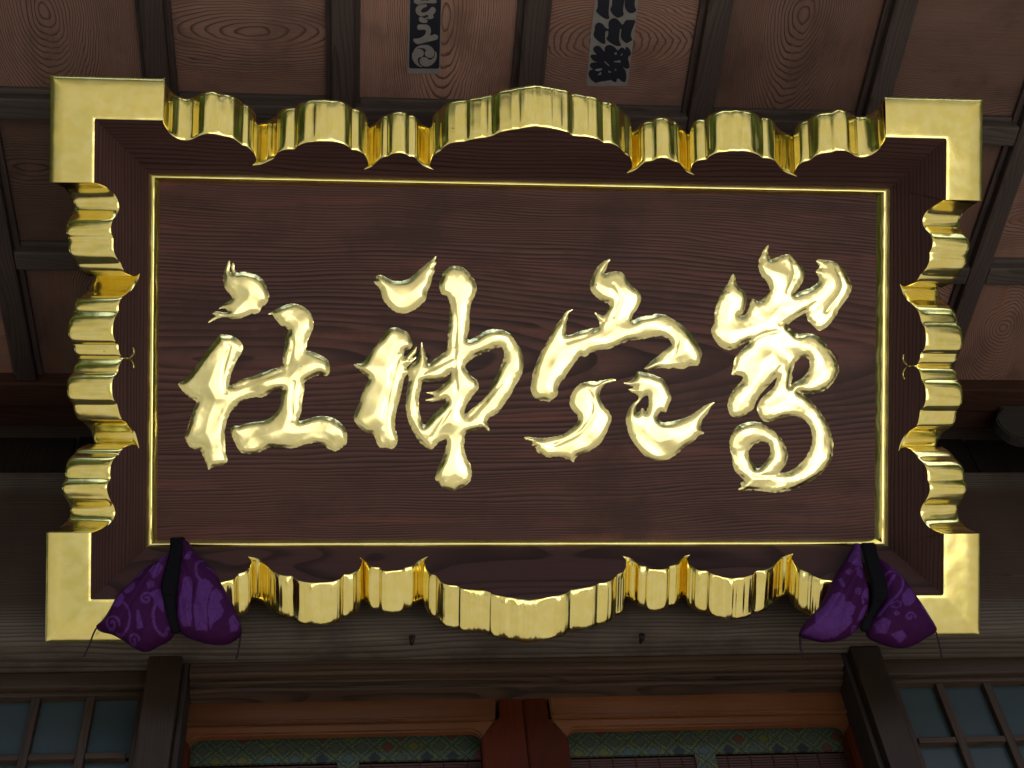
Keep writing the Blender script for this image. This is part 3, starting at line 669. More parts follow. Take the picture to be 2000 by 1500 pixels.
SIDES = {'T': ('TL', 'TR', top), 'R': ('TR', 'BR', right), 'B': ('BR', 'BL', bottom), 'L': ('BL', 'TL', left)}
def Evec(side): o = OUT[side]; return np.array([o[0]*EV[side], o[1]*EV[side], -HBS[side]])

plaque = empty('shrine_plaque', mat=PM)
tag(plaque, 'large dark wood shrine plaque with scalloped gold rim and four raised gold characters', 'plaque')

SS = [0, .012, .03, .06, .12, .2, .3, .4, .5, .6, .68, .75, .82, .88, .93, .97, 1.0]; NS = len(SS)-1
def ribbon(stations, backs, crown, streak, rim):
    """Gilded edge surface from the ridge to the back: rows of NS+1 points."""
    n_ = len(stations); V = []
    for i in range(n_):
        a, b = stations[i], backs[i]; t = stations[min(i+1, n_-1)]-stations[max(i-1, 0)]
        nn = np.cross(t, b-a); nn /= max(np.linalg.norm(nn), 1e-9)
        if nn[2] < 0: nn = -nn
        st = streak[i] if streak is not None else 0.0
        for s in SS:
            cr = crown*(1-abs(2*s-1)**3.0); ed = -.0016*(max(0, (s-.93)/.07))**2-.0011*(max(0, 1-s/.05))**2-rim*max(0, (s-.58)/.42)**2
            V.append(a+(b-a)*s+nn*(cr+ed+st*min(1, 12*s*(1-s)*.6)))
    F = [(i*(NS+1)+k, i*(NS+1)+k+1, (i+1)*(NS+1)+k+1, (i+1)*(NS+1)+k) for i in range(n_-1) for k in range(NS)]
    return V, F
legs = {k: [] for k in RC}
for side, (c0, c1, src) in SIDES.items():
    E = Evec(side); P = [on_face(q, side) for q in run(parse(src))]
    d0 = P[0]; d1 = P[-1]
    # slide the two ends of the scalloped run onto the straight ridge of the corner pieces
    def snap(q):
        q = q.copy()
        if side in 'TB': q[1] = vt if side == 'T' else vb
        else: q[0] = rl if side == 'L' else rr_
        q[2] = DR; return q
    P[0], P[-1] = snap(P[0]), snap(P[-1])
    for _ in range(3):                        # ease the arrises of the carving
        A_ = np.array(P); A_[1:-1] = .25*A_[:-2]+.5*A_[1:-1]+.25*A_[2:]; P = list(A_)
    for q in P: q[2] = min(fix(side, q), DR+.004)
    P[0][2] = P[-1][2] = DR
    n_ = len(P); L = np.cumsum([0]+[np.linalg.norm(P[i+1]-P[i]) for i in range(n_-1)])
    sd_ = ord(side)
    st = (vnoise(L*210, L*0+sd_, 1)-.5)*.0006+(vnoise(L*75, L*0+sd_, 5)-.5)*.0024
    if side in 'LR': st *= .35
    if side == 'B': st = st*1.9+(vnoise(L*320, L*0+3, 7)-.5)*.0006
    V, F = ribbon(P, [q+E for q in P], .0012, st, 0.0)
    mesh_obj('scalloped_edge', V, F, GOLD, plaque, smooth=True)
    # straight legs of the corner pieces at both ends
    for cn, end, first in ((c0, P[0], True), (c1, P[-1], False)):
        C = RC[cn]; bc = C.copy()
        for s2 in SIDES:
            if SIDES[s2][0] == cn or SIDES[s2][1] == cn: bc[:2] += np.array(OUT[s2])*EVC[s2]
        bc[2] -= .004
        m_ = 26; A = [C+(end-C)*(i/m_) for i in range(m_+1)]; e2 = np.array([OUT[side][0]*EVC[side], OUT[side][1]*EVC[side], -.004]); Bk = [bc+(end+e2-bc)*(i/m_) for i in range(m_+1)]
        legs[cn].append((A, Bk))
    # the dark sloping board: outline = ridge + inner edge, with a back skin
    inn = {'TL': (UL, VT), 'TR': (UR, VT), 'BR': (UR, VB), 'BL': (UL, VB)}
    ring = [RC[c0]]+P+[RC[c1]]
    kk = np.array([*inn[c1], DIN]), np.array([*inn[c0], DIN])
    outl = ring+[kk[0], kk[1]]
    tri = tessellate_polygon([[Vector((q[0], q[1], 0)) for q in outl]])
    bm = bmesh.new(); vs = [bm.verts.new(tuple(q)) for q in outl]
    for t in tri:
        a, b, c = (vs[i] for i in t)
        if ((b.co-a.co).cross(c.co-a.co)).z < 0: b, c = c, b
        try: bm.faces.new((a, b, c))
        except ValueError: pass
    # back skin: from the rear arris of the gilded edge down to the back of the frame
    rows = []
    for i, q in enumerate(ring):
        q2 = q+E*.93-np.array([0, 0, .014]); q3 = q.copy()
        if i in (0, len(ring)-1):
            cn = c0 if i == 0 else c1; q2 = RC[cn].copy()
            for s2 in SIDES:
                if SIDES[s2][0] == cn or SIDES[s2][1] == cn: q2[:2] += np.array(OUT[s2])*EV[s2]*.93
            q2[2] -= HB+.016; q3 = np.array([*inn[cn], 0.0])
        if side in 'TB': q3[1] = VT if side == 'T' else VB
        else: q3[0] = UL if side == 'L' else UR
        q3[2] = 0.0; rows.append((bm.verts.new(q2), bm.verts.new(q3)))
    for (a, b), (c, d) in zip(rows[:-1], rows[1:]): bm.faces.new((a, b, d, c))
    me = bpy.data.meshes.new('frame_board'); bm.to_mesh(me); bm.free(); me.materials.append(FRAME_WX if side in 'TB' else FRAME_WY)
    fb = bpy.data.objects.new('frame_board', me); COL.objects.link(fb); fb.parent = plaque
for cn, ll in legs.items():
    V, F = [], []
    for A, Bk in ll:
        v, f = ribbon(A, Bk, .0004, None, .0034); o_ = len(V); V += v; F += [tuple(i+o_ for i in q) for q in f]
    bm = bmesh.new(); me = bpy.data.meshes.new('corner_piece'); me.from_pydata([tuple(v) for v in V], [], F); bm.from_mesh(me)
    bmesh.ops.remove_doubles(bm, verts=bm.verts[:], dist=.0004); bmesh.ops.recalc_face_normals(bm, faces=bm.faces[:]); bm.to_mesh(me); bm.free()
    me.polygons.foreach_set('use_smooth', [True]*len(me.polygons)); me.materials.append(GOLD_PL)
    o = bpy.data.objects.new('corner_piece', me); COL.objects.link(o); o.parent = plaque

# board and gilt half-round moulding
xs_ = np.linspace(UL-.004, UR+.004, 2); 
bd = mesh_obj('board', [(UL-.004, VB-.004, .012), (UR+.004, VB-.004, .012), (UR+.004, VT+.004, .012), (UL-.004, VT+.004, .012), (UL-.004, VB-.004, DBD), (UR+.004, VB-.004, DBD), (UR+.004, VT+.004, DBD), (UL-.004, VT+.004, DBD)], BOXF, PANEL_W, plaque)
kp = pl((430, 695), DBD); bd['knot'] = [float(kp[1]), float(kp[0]), 0.0]
prof = []
for k in range(17):
    t = k/16; pk = .50                             # a nearly flat outer half, then a slope down to the board
    if t < pk: d = DIN+.0028*math.sin(t/pk*math.pi/2)
    else:
        q = (t-pk)/(1-pk); d = DBD+(DIN+.0028-DBD)*(1-q**1.25)
    prof.append((t, d))
RECT_O = [(UL, VT), (UR, VT), (UR, VB), (UL, VB)]; RECT_I = [(QL, QT), (QR, QT), (QR, QB), (QL, QB)]
for i in range(4):
    j = (i+1) % 4; V, F = [], []; m_ = 60
    for k in range(m_+1):
        t = k/m_
        for s, d in prof:
            a = np.array(RECT_O[i])*(1-s)+np.array(RECT_I[i])*s; b = np.array(RECT_O[j])*(1-s)+np.array(RECT_I[j])*s
            q = a+(b-a)*t; wob = .0004*math.sin(k*1.7+i)+.0003*math.sin(k*.6)
            V.append((*q, d+wob*math.sin(math.pi*s)))
    n_ = len(prof)
    for k in range(m_):
        for s in range(n_-1): F.append((k*n_+s, k*n_+s+1, (k+1)*n_+s+1, (k+1)*n_+s))
    mesh_obj('moulding', V, F, GOLD, plaque, smooth=True)

# fine gilt antler lines at the waist of both short sides
for side, a, b in (('L', [(241,700),(248,699.7),(254,698),(259,694),(261.5,688),(261,682.5),(259.6,678.5)], [(247,699.9),(253,701.5),(257.5,705.5),(260.5,712),(261.2,719.5)]),
                   ('R', [(1787,715),(1777,715),(1771,712.5),(1766,707),(1763.8,700),(1765,692)], [(1778,715),(1770,718),(1765.5,724),(1763.8,732),(1767,741)])):
    nn = np.array([0, 0, 1.0])-SLOPE*np.array([*OUT[side], 0]); nn /= np.linalg.norm(nn)
    e0 = tube('inlay', [on_face(p, side)+nn*.0006 for p in catmull(a, False, 2)], .0018, GOLD_IN, plaque, flat=nn)
    tube('inlay', [on_face(p, side)+nn*.0007 for p in catmull(b, False, 2)], .0018, GOLD_IN, plaque, flat=nn)

# ------------------------------------------------------------------ the four raised characters
CH = [
 (330, 480, 3.262, [
  [[(320,570),(345,566),(385,570),(425,585),(455,610),(470,640),(465,680),(440,715),(420,760),(400,810),(390,850),(387,888),(420,875),(470,850),(540,830),(600,805),(660,785),(720,762),(725,720),(735,650),(745,580),(755,535),(740,520),(715,510),(690,480),(668,455),(660,438),(625,437),(655,425),(680,405),(720,385),(770,370),(820,372),(860,390),(900,425),(918,470),(920,520),(905,560),(890,590),(880,630),(878,665),(905,672),(950,690),(990,710),(1015,735),(1027,770),(1022,810),(1005,830),(970,822),(930,835),(890,855),(865,870),(862,920),(850,990),(845,1050),(830,1112),(880,1105),(930,1090),(985,1085),(1040,1095),(1090,1125),(1125,1165),(1138,1210),(1130,1260),(1100,1290),(1055,1310),(1020,1295),(980,1270),(930,1258),(880,1265),(820,1285),(760,1290),(690,1290),(640,1288),(590,1310),(540,1325),(480,1325),(450,1310),(430,1275),(410,1235),(398,1200),(393,1165),(410,1150),(450,1145),(500,1130),(545,1123),(600,1115),(650,1090),(690,1050),(710,1000),(715,950),(722,915),(690,920),(650,935),(600,965),(545,965),(500,975),(450,1000),(420,1030),(395,1060),(375,1100),(362,1150),(357,1200),(360,1260),(362,1320),(375,1360),(360,1390),(310,1410),(275,1415),(250,1428),(243,1405),(228,1370),(215,1340),(200,1305),(165,1300),(135,1285),(115,1255),(100,1215),(112,1180),(125,1140),(140,1090),(155,1040),(175,995),(140,975),(105,945),(80,915),(60,878),(100,855),(150,800),(200,730),(250,660),(300,600)]],
  [[(385,92),(390,120),(388,165),(400,170),(397,130),(405,107),(415,112),(418,150),(430,170),(470,165),(520,172),(565,190),(600,220),(625,265),(637,310),(633,350),(615,375),(590,395),(580,420),(550,435),(520,435),(490,450),(450,465),(410,470),(380,462),(360,460),(330,458),(300,470),(246,492),(262,474),(285,455),(300,445),(280,438),(275,432),(290,420),(320,420),(355,425),(375,420),(365,405),(330,400),(308,410),(330,390),(365,362),(402,335),(390,310),(365,285),(350,245),(345,205),(352,165),(365,125)]]]),
 (670, 480, 3.0, [
  [[(650,117),(690,122),(725,145),(755,180),(778,215),(783,255),(770,295),(755,325),(745,370),(742,430),(738,490),(728,545),(745,548),(790,525),(840,495),(885,487),(940,495),(985,520),(1010,560),(1040,600),(1055,650),(1058,710),(1040,770),(1010,820),(985,870),(950,920),(915,970),(880,1000),(848,1022),(858,1085),(830,1075),(780,1085),(720,1105),(712,1150),(710,1190),(725,1240),(748,1290),(755,1340),(745,1380),(715,1410),(680,1425),(650,1437),(610,1430),(575,1415),(560,1390),(540,1370),(545,1330),(560,1290),(585,1240),(600,1190),(605,1135),(570,1150),(540,1175),(520,1198),(480,1180),(440,1140),(405,1080),(380,1020),(368,950),(370,880),(378,820),(385,775),(375,730),(390,705),(420,680),(440,650),(452,600),(460,560),(470,600),(490,650),(500,690),(530,670),(570,640),(610,605),(613,540),(618,470),(622,400),(625,340),(610,300),(580,285),(565,250),(563,215),(580,180),(580,160),(600,145),(620,125)],
   [(735,680),(790,645),(850,620),(900,600),(935,602),(943,640),(930,690),(905,740),(880,800),(850,860),(810,910),(760,950),(715,985),(720,940),(760,880),(795,830),(785,790),(750,760),(730,735),(715,705)],
   [(465,805),(530,800),(580,785),(620,755),(640,745),(620,780),(580,820),(540,850),(485,860),(535,880),(478,906),(550,912),(602,905),(590,935),(550,970),(510,1010),(475,1048),(455,1000),(445,950),(447,880),(460,835)]],
  [[(275,485),(300,478),(340,488),(380,510),(400,545),(408,580),(392,605),(358,625),(362,650),(395,622),(432,592),(425,630),(398,665),(430,650),(400,690),(372,715),(385,735),(360,775),(348,830),(335,890),(318,950),(308,1010),(308,1080),(322,1130),(310,1170),(290,1192),(250,1182),(220,1185),(200,1160),(175,1105),(140,1100),(110,1080),(80,1050),(62,1015),(68,975),(90,930),(110,870),(130,820),(148,780),(120,755),(90,725),(62,695),(100,690),(130,668),(170,610),(220,550),(250,510)]],
  [[(545,62),(540,85),(547,100),(535,130),(540,150),(525,175),(520,210),(510,240),(495,265),(490,305),(470,335),(430,370),(390,390),(350,397),(310,390),(270,360),(240,325),(225,290),(215,255),(195,230),(180,212),(195,195),(190,180),(210,172),(235,175),(260,190),(300,205),(345,205),(380,195),(420,165),(460,130),(500,95),(530,72)]]]),
 (1010, 480, 3.41, [
  [[(622,88),(610,110),(595,150),(585,185),(620,175),(680,170),(710,190),(735,230),(780,280),(815,310),(825,345),(815,390),(795,430),(775,455),(770,492),(830,470),(890,460),(940,452),(985,460),(1040,490),(1100,530),(1150,580),(1190,635),(1220,680),(1232,715),(1222,770),(1200,800),(1175,805),(1150,800),(1110,820),(1050,815),(980,820),(930,820),(880,830),(845,820),(870,790),(910,755),(960,715),(1005,680),(1025,655),(1010,625),(970,605),(920,605),(860,618),(800,630),(730,640),(670,665),(600,690),(540,700),(480,720),(450,742),(420,735),(395,765),(370,800),(340,840),(320,880),(290,910),(275,940),(270,990),(250,1015),(215,1040),(180,1030),(145,1030),(110,1005),(92,965),(95,900),(110,830),(135,760),(170,690),(210,620),(250,540),(290,490),(320,445),(350,428),(372,425),(345,445),(335,490),(330,540),(327,592),(360,590),(430,565),(490,550),(545,540),(548,510),(535,480),(515,442),(540,455),(575,465),(600,430),(612,390),(590,380),(550,362),(510,325),(485,285),(488,240),(505,190),(535,140),(575,105)]],
  [[(660,895),(640,885),(600,890),(540,900),(470,905),(420,920),(385,950),(360,990),(348,1040),(360,1080),(385,1115),(405,1150),(390,1190),(350,1225),(300,1258),(240,1272),(180,1280),(120,1278),(45,1275),(70,1300),(100,1310),(95,1330),(125,1345),(130,1370),(160,1390),(200,1410),(250,1405),(310,1415),(350,1430),(375,1445),(390,1410),(430,1390),(490,1365),(540,1330),(560,1310),(590,1260),(615,1200),(630,1150),(620,1115),(590,1080),(560,1040),(550,1000),(560,960),(590,925),(630,908)]],
  [[(800,840),(850,845),(880,848),(930,868),(975,890),(1000,930),(1018,980),(1028,1010),(1005,1070),(990,1110),(955,1105),(935,1140),(960,1170),(1010,1172),(1070,1160),(1130,1140),(1190,1105),(1240,1070),(1280,1050),(1315,1040),(1290,1075),(1265,1120),(1235,1160),(1225,1215),(1245,1250),(1210,1265),(1180,1300),(1120,1340),(1060,1390),(1000,1425),(940,1435),(890,1425),(830,1380),(780,1320),(745,1260),(730,1200),(722,1150),(735,1100),(760,1060),(800,1030),(810,1010),(780,985),(750,965),(735,955),(780,945),(740,930),(708,912),(745,905),(780,875)],
   [(840,1010),(870,1000),(875,1050),(855,1105),(835,1080),(800,1112),(795,1060),(815,1035)]]]),
 (1370, 460, 2.885, [
  [[(365,62),(378,55),(375,90),(390,130),(420,125),(460,110),(495,105),(530,140),(570,180),(582,215),(570,260),(545,300),(525,330),(570,310),(620,290),(655,260),(660,235),(645,200),(665,180),(645,140),(680,135),(720,140),(770,160),(805,200),(835,250),(847,295),(830,340),(800,385),(770,430),(740,480),(700,520),(660,535),(630,510),(600,480),(585,440),(560,450),(520,475),(487,510),(510,530),(540,555),(590,550),(640,560),(690,600),(730,650),(765,710),(775,760),(755,810),(725,850),(680,880),(620,895),(575,893),(545,880),(600,915),(650,970),(700,1040),(730,1110),(742,1180),(735,1250),(700,1310),(660,1355),(610,1390),(550,1420),(480,1440),(400,1448),(340,1440),(280,1435),(205,1432),(225,1410),(215,1395),(240,1385),(220,1360),(195,1335),(178,1300),(172,1250),(160,1200),(158,1150),(175,1105),(210,1070),(260,1052),(320,1050),(370,1075),(420,1110),(455,1150),(480,1200),(488,1240),(475,1290),(445,1335),(500,1325),(550,1290),(590,1245),(615,1190),(622,1130),(610,1075),(580,1040),(540,1022),(490,1022),(440,1035),(390,1050),(350,1045),(325,1015),(313,975),(322,940),(350,905),(385,875),(412,845),(424,800),(400,822),(350,875),(310,930),(290,980),(250,1010),(210,1025),(180,1025),(155,1000),(150,930),(180,870),(235,800),(200,785),(170,785),(180,740),(190,690),(220,650),(272,598),(230,615),(180,645),(130,640),(90,610),(60,560),(55,530),(70,490),(75,430),(90,370),(120,310),(150,265),(180,215),(188,225),(200,275),(235,310),(255,345),(250,390),(235,435),(215,450),(242,448),(268,395),(287,355),(320,370),(360,345),(382,310),(375,275),(340,230),(320,175),(330,120),(350,80)],
   [(590,688),(607,705),(605,750),(580,790),(550,815),(515,835),(502,848),(510,810),(515,760),(530,715),(560,690)],
   [(350,1162),(380,1180),(388,1215),(370,1260),(345,1290),(320,1312),(290,1285),(270,1250),(265,1220),(285,1190),(315,1170)]]]),
]
GROOVES = {(0, 0): [[(390,640),(352,780),(345,900),(362,935)], [(795,870),(782,1000),(788,1110)], [(420,905),(520,872),(640,832),(725,800)], [(770,560),(790,620),(765,750)]],
 (1, 0): [[(640,660),(560,700),(470,745)], [(655,620),(655,760),(668,860)], [(640,310),(662,450),(655,590)], [(625,960),(560,1060),(520,1120)], [(740,1010),(820,930),(930,800)]],
 (1, 1): [[(330,640),(292,760),(262,900),(240,1060)]],
 (2, 0): [[(590,490),(480,592),(335,640)], [(1015,560),(1065,625),(1045,720)], [(640,260),(690,350),(640,470)]], (2, 1): [[(470,960),(520,1080),(430,1230),(250,1330)]],
 (3, 0): [[(440,500),(520,455),(600,410),(640,378)], [(445,740),(405,790)], [(538,690),(502,760),(490,855)], [(498,125),(522,200),(482,320)], [(430,1348),(370,1352),(290,1350)], [(270,600),(340,560),(420,540)], [(760,190),(790,290),(700,430)]]}
LET = ['社', '神', '穴', '嵩']
kpx = np.linalg.norm(pl((1001, 700), DBD)-pl((1000, 700), DBD))
for ci_, (ox, oy, s_, strokes) in enumerate(CH):
    head = None
    for si, rings in enumerate(strokes):
        R = [[(ox+p[0]/s_, oy+p[1]/s_) for p in ring] for ring in rings]
        R = [[tuple(q) for q in catmull(r, True, 3.0)] for r in R]
        P, F, D = marched(R, 1.6, .40, ci_*7+si)
        ka = .55; h = -ka*np.log(np.exp(-.50*D/ka)+np.exp(-(4.6+.07*(D-9))/ka))+ka*math.log(1+math.exp(-(4.6-.63)/ka))   # chiselled bevel, then a nearly flat face
        xx, yy = P[:, 0], P[:, 1]; h += .85*(np.sin(xx*.061+1.7*np.sin(yy*.037+ci_)+si)+np.sin(yy*.070+1.5*np.sin(xx*.043+2*ci_)))*np.clip(D/12, 0, 1)
        for gr in GROOVES.get((ci_, si), []):
            gl = catmull([(ox+p[0]/s_, oy+p[1]/s_) for p in gr], False, 3.0); gd = seg_dist(xx, yy, [(*gl[q], *gl[q+1]) for q in range(len(gl)-1)])
            h -= 1.3*np.exp(-(gd/3.6)**2)*np.clip(D/6, 0, 1)+(vnoise(P[:, 0]*.16, P[:, 1]*.16, 4)-.5)*.3*np.clip(D/3, 0, 1)*np.exp(-D/9)
        nb = [[] for _ in P]                             # even out the relief a little so the leaf lies smooth
        for f in F:
            for q in range(len(f)): nb[f[q]].append(f[q-1]); nb[f[q-1]].append(f[q])
        mx = max(len(b) for b in nb); NBI = np.array([b+[i]*(mx-len(b)) for i, b in enumerate(nb)]); inn_ = D > 0
        for _ in range(3): h = np.where(inn_, .4*h+.6*h[NBI].mean(1), h)
        V = []
        for (x, y), hh in zip(P, h):
            q = pl((x, y), DBD); V.append((q[0], q[1], DBD+.0004+hh*kpx))
        if V:
            o = mesh_obj('character' if head is None else 'stroke', V, [f[::-1] for f in F], GOLD_CH, plaque if head is None else head, smooth=True)
            ra = o.data.attributes.new('rim', 'FLOAT', 'POINT'); ra.data.foreach_set('value', np.exp(-(D/4.5)**2).astype(np.float32))
            if head is None: head = o; o['label'] = 'raised gilded character '+LET[ci_]

# ------------------------------------------------------------------ the two purple cushions at the foot of the plaque
def spiral(cx, cy, r, turns=1.6, a0=0.0, sgn=1):
    return [(cx+r*(1-k/40)*math.cos(a0+sgn*k/40*turns*2*math.pi), cy+r*(1-k/40)*math.sin(a0+sgn*k/40*turns*2*math.pi)) for k in range(36)]
def cushion(lobes, strap, motifs, lines, threads, crop, lab, ctop, cbot):
    ox, oy, s = crop
    # the cushion's own leaning plane, from the moulding down to the front of the gilded edge
    A, Bv = pl(ctop, .088), pl(cbot, .185); N = np.cross(np.array([1.0, 0, 0]), Bv-A); N /= np.linalg.norm(N)
    if N[2] < 0: N = -N
    wr = np.array([PU, -PW, PN]).T                            # plaque axes as columns
    Nw = wr@N; Aw = wr@A+PB
    ex = PU-Nw*(PU@Nw); ex /= np.linalg.norm(ex); ey = np.cross(Nw, ex)
    Mx = Matrix.Identity(4)
    for i in range(3): Mx[i][0], Mx[i][1], Mx[i][2], Mx[i][3] = ex[i], ey[i], Nw[i], Aw[i]
    Mx[2][3] += CZ
    e = empty('cushion', mat=Mx); tag(e, lab, 'cushion', 'purple cushions under the plaque')
    def at(p, h=0.0):
        r = ray(p); X = r*(Nw@Aw+h)/(Nw@r)-Aw; return X@ex, X@ey, h
    conv = lambda P: [(ox+p[0]/s, oy+p[1]/s) for p in P]
    MR = [conv(m) for m in motifs]; LR = [(conv(l), wd/s) for l, wd in lines]
    kp_ = .00113
    for li, lobe in enumerate(lobes):
        R = [tuple(q) for q in catmull(conv(lobe), True, 2.5)]
        P, F, D = marched([R], 1.5, 0.0)
        x, y = P[:, 0], P[:, 1]
        t = np.clip(D/34, 0, 1); h = 30*np.sqrt(np.maximum(0, 1-(1-t)**2))+6*np.clip((D-34)/40, 0, 1)
        # soft folds fanning out from the band
        cx = ox+np.mean([p[0] for p in strap])/s; cy = oy+strap[0][1]/s
        ang = np.arctan2(y-cy, x-cx)*9; dd = np.abs(x-cx)
        h += (.22-np.abs(vnoise(ang, ang*0+li, 3)-.5))*13*np.clip(D/12, 0, 1)*np.exp(-dd/52)-np.maximum(0, .10-np.abs(vnoise(ang*.5+3, ang*0+li, 8)-.5))*30*np.clip(D/14, 0, 1)*np.exp(-dd/75)+(vnoise(x*.045, y*.045, 4)-.5)*7*np.clip(D/20, 0, 1)
        pat = np.zeros(len(P))
        for m in MR: pat = np.maximum(pat, inside(x, y, [m]).astype(float))
        for l, wd in LR:
            l = catmull(l, False, 3.0); pat = np.maximum(pat, (seg_dist(x, y, [(*l[i], *l[i+1]) for i in range(len(l)-1)]) < wd/2).astype(float))
        n_ = len(P); V = [at((a, b), 0.0) for a, b in P]
        Vf = [(v[0], v[1], hh*kp_) for v, hh in zip(V, h)]; Vb = [(v[0], v[1], -hh*kp_*1.3) for v, hh in zip(V, h)]
        o = mesh_obj('pad', Vf+Vb, [f[::-1] for f in F]+[[i+n_ for i in f] for f in F], DAMASK, e, smooth=True)
        bm = bmesh.new(); bm.from_mesh(o.data)
        at_ = o.data.attributes.new('woven', 'FLOAT', 'POINT'); at_.data.foreach_set('value', np.r_[pat, pat*0].astype(np.float32)); bm.free()
    R = [tuple(q) for q in catmull(conv(strap), True, 2.5)]
    P, F, D = marched([R], 1.6, 0.0)
    V = []
    for (a, b), d in zip(P, D):
        f_ = (b-(oy+strap[0][1]/s))/((max(p[1] for p in strap)-strap[0][1])/s); hh = 13+16*math.sin(min(max(f_, 0), 1)*math.pi)*.9+min(d, 3)
        v = at((a, b)); V.append((v[0], v[1], hh*kp_))
    n_ = len(V); Vb = [(v[0], v[1], v[2]-.004) for v in V]
    mesh_obj('strap', V+Vb, [f[::-1] for f in F]+[[i+n_ for i in f] for f in F], STRAP, e, smooth=True)
    sx = [conv([p])[0] for p in strap]
    yy = oy+strap[0][1]/s+105; xl = [p for p in P if abs(p[1]-yy) < 2]
    if xl: 
        a0, a1 = min(p[0] for p in xl), max(p[0] for p in xl); tube('strap_seam', [at((a0+1, yy), .034), at((a1-1, yy), .034)], .0008, STRAP, e)
    for th in threads: tube('thread', [at(q, .004+.0*i) for i, q in enumerate(catmull(conv(th), False, 4))], (.0017), THREAD, e, sides=5)
cushion([[(1030,240),(960,275),(860,340),(700,450),(560,600),(420,720),(330,880),(250,1010),(165,1095),(200,1125),(330,1160),(460,1230),(560,1300),(680,1355),(760,1350),(880,1290),(980,1240),(1060,1150),(1050,1000),(1020,850),(1005,720),(1030,600),(1060,450),(1090,330)],
         [(1150,85),(1230,120),(1260,170),(1330,260),(1420,350),(1520,450),(1620,620),(1710,770),(1780,920),(1830,1060),(1835,1160),(1780,1210),(1690,1260),(1580,1280),(1450,1270),(1300,1230),(1180,1180),(1080,1090),(1050,950),(1045,830),(1060,650),(1090,480),(1110,330),(1130,200)]],
        [(1030,95),(1110,88),(1190,90),(1188,160),(1185,250),(1150,450),(1120,680),(1100,820),(1110,1000),(1125,1170),(1050,1180),(1005,1080),(975,900),(940,700),(965,560),(1000,400),(1025,250),(1028,160)],
        [[(500,720),(560,640),(630,615),(642,680),(600,750),(540,765)], [(340,870),(400,760),(480,740),(520,800),(480,890),(430,915)], [(795,490),(850,430),(930,400),(960,470),(900,560),(850,600),(820,540)], [(880,290),(960,270),(1000,300),(960,400),(890,380)], [(620,510),(700,450),(740,480),(690,570),(640,560)], [(665,960),(690,960),(740,1160),(660,1175)], [(770,650),(830,620),(870,640),(860,700),(790,720)], [(830,760),(930,700),(960,800),(960,980),(900,900)],
         [(1190,590),(1230,570),(1265,572),(1300,640),(1290,760),(1290,900),(1280,1130),(1180,1130),(1120,1000),(1140,850),(1170,700)], [(1370,620),(1440,595),(1490,620),(1500,655),(1535,660),(1510,720),(1480,790),(1460,950),(1460,1180),(1330,1170),(1310,950),(1330,780)], [(1500,750),(1560,695),(1620,740),(1640,820),(1600,860),(1650,950),(1620,1040),(1530,1100),(1490,1180),(1470,950)], [(1710,1050),(1760,980),(1820,1080),(1800,1160),(1720,1190)], [(1180,380),(1260,260),(1290,260),(1260,380)]],
        [(spiral(375,1100,90,1.6,.3,-1), 26), ([(510,860),(570,950),(585,1040),(560,1150),(490,1215),(420,1190)], 26), (spiral(775,830,75,1.5,-.5,-1), 26), ([(830,775),(870,830),(875,890),(850,970),(858,1100),(900,1190),(960,1220),(1010,1140)], 28), (spiral(615,1280,70,1.4,.0,-1), 26), ([(1410,350),(1350,410),(1333,480),(1345,560),(1385,610)], 30), ([(1460,450),(1500,465),(1530,500)], 22)],
        [[(165,1100),(130,1170),(95,1270),(55,1360),(20,1430)], [(1828,1165),(1815,1260),(1795,1370),(1770,1465)]],
        (160, 1040, 5.882), 'purple damask cushion pinched by a black band, below the character at the left', (340, 1060), (340, 1265))
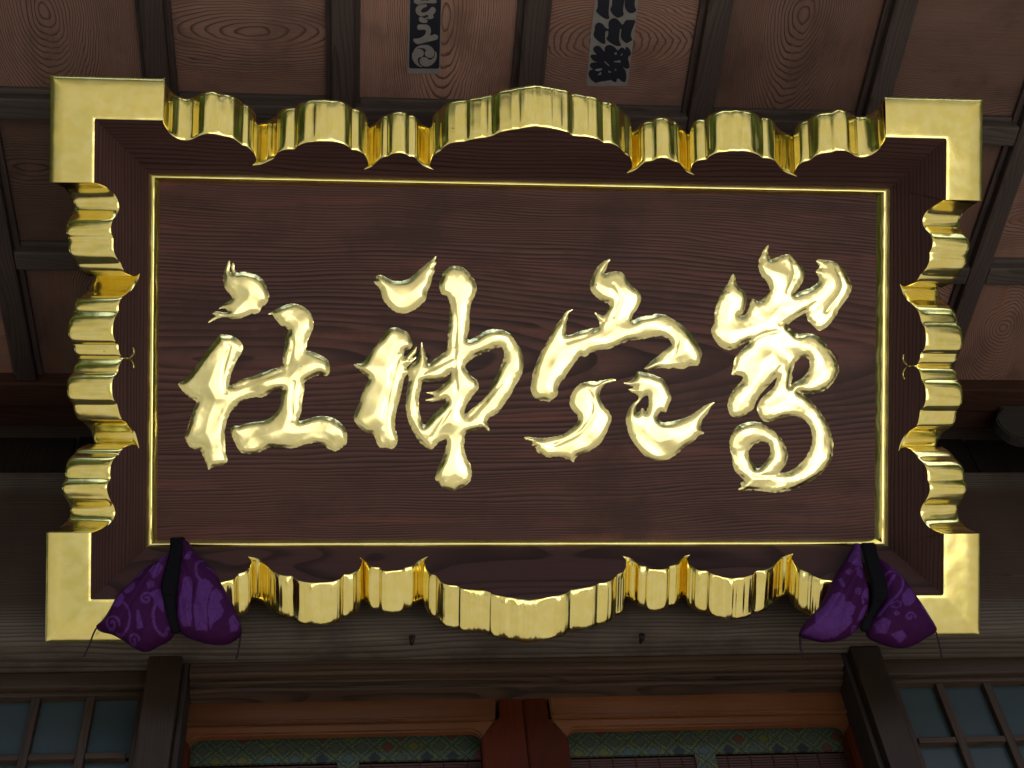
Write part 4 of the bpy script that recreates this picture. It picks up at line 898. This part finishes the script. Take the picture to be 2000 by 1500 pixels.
cushion([[(800,80),(860,115),(880,250),(905,400),(950,560),(975,700),(970,850),(925,980),(855,1100),(780,1180),(680,1230),(560,1260),(430,1265),(300,1235),(140,1195),(150,1120),(220,1010),(330,900),(430,740),(520,560),(590,430),(680,290),(750,170)],
         [(1030,240),(1080,262),(1150,300),(1280,400),(1400,520),(1500,660),(1600,800),(1700,960),(1770,1070),(1800,1150),(1700,1215),(1580,1290),(1440,1335),(1290,1325),(1120,1270),(980,1200),(955,1120),(990,1010),(1080,880),(1135,760),(1125,650),(1090,500),(1055,380)]],
        [(860,105),(940,98),(1030,105),(1040,180),(1052,260),(1090,450),(1140,640),(1152,760),(1065,900),(995,1040),(960,1170),(850,1150),(862,1090),(930,960),(970,830),(965,680),(940,530),(890,330),(872,200)],
        [[(140,1192),(280,1100),(300,960),(420,860),(500,740),(580,732),(632,780),(625,850),(680,858),(748,920),(730,1000),(690,1030),(738,1080),(690,1130),(640,1180),(560,1240),(430,1262),(300,1232)], [(640,470),(700,430),(740,470),(690,520)], [(760,430),(820,410),(850,470),(850,560),(790,520)], [(570,560),(610,540),(640,660),(600,670)], [(690,330),(760,190),(800,85),(860,120),(875,280),(890,410),(760,405)], [(800,1065),(830,960),(880,880),(962,850),(930,960),(860,1040)], [(940,690),(860,720),(870,790),(950,830)],
         [(1330,760),(1400,680),(1480,630),(1500,720),(1490,820),(1420,900),(1350,900),(1320,830)], [(1560,880),(1610,820),(1680,900),(1740,1010),(1700,1060),(1600,960)], [(1000,1100),(1100,1040),(1180,1100),(1150,1220),(1040,1200)], [(1200,1230),(1330,1180),(1400,1260),(1330,1315)]],
        [(spiral(795,735,48,1.4,-.6,-1), 24), ([(930,680),(880,710),(850,780),(860,860)], 24), (spiral(765,1160,45,1.3,.0,-1), 22), ([(1110,560),(1150,495),(1235,472),(1310,510),(1345,590),(1320,690),(1260,780),(1190,840),(1110,940),(1060,1000)], 30), ([(1150,720),(1190,600),(1240,520)], 34), (spiral(1235,415,48,1.3,.4,-1), 22), ([(1180,880),(1250,840),(1310,870),(1270,920),(1200,905)], 20), (spiral(1410,1040,65,1.3,.2,-1), 26), (spiral(1250,1000,35,1.2,.0,-1), 20)],
        [[(142,1200),(135,1260),(150,1350),(170,1420),(178,1490)], [(145,1200),(150,1290),(140,1340),(165,1400),(190,1480)], [(1800,1150),(1830,1260),(1855,1370),(1875,1490)]],
        (1540, 1050, 6.25), 'purple damask cushion with a large peony, below the character at the right', (1690, 1068), (1690, 1260))

# ------------------------------------------------------------------ trees across the yard (seen in the gold)
LEAF = plain('leaf', (.12, .16, .04), .6, var=.6, scale=1.5); BARK = plain('bark', (.09, .065, .045), .9)
V, F = [], []
SPOT = [(-24+k*3.0+random.uniform(-1, 1), -17-random.uniform(0, 5), random.uniform(6, 10)) for k in range(17)]
SPOT += [(-6.5-random.uniform(0, 2), -11+k*2.4, random.uniform(6, 9)) for k in range(6)]+[(10.5+random.uniform(0, 2), -11+k*2.6, random.uniform(5, 8)) for k in range(6)]
for cx, cy, hgt in SPOT:
    for m_ in range(420):
        q = rng.normal(size=3); q /= np.linalg.norm(q); rad = random.uniform(.55, 1)**.5
        c = np.array([cx, cy, hgt*.6])+q*rad*np.array([2.1, 2.1, hgt*.42]); a = rng.normal(size=3)*.32; b = rng.normal(size=3)*.32
        i = len(V); V += [c+a, c+b, c-a, c-b]; F.append((i, i+1, i+2, i+3))
    i = len(V)
    for z, r in ((0, .25), (hgt*.6, .12)):
        for j in range(6): V.append((cx+r*math.cos(j*math.pi/3), cy+r*math.sin(j*math.pi/3), z))
    F += [(i+j, i+(j+1) % 6, i+6+(j+1) % 6, i+6+j) for j in range(6)]
tag(mesh_obj('woods', V, F, LEAF), 'dense green woods across the yard', 'woods', kind='stuff')
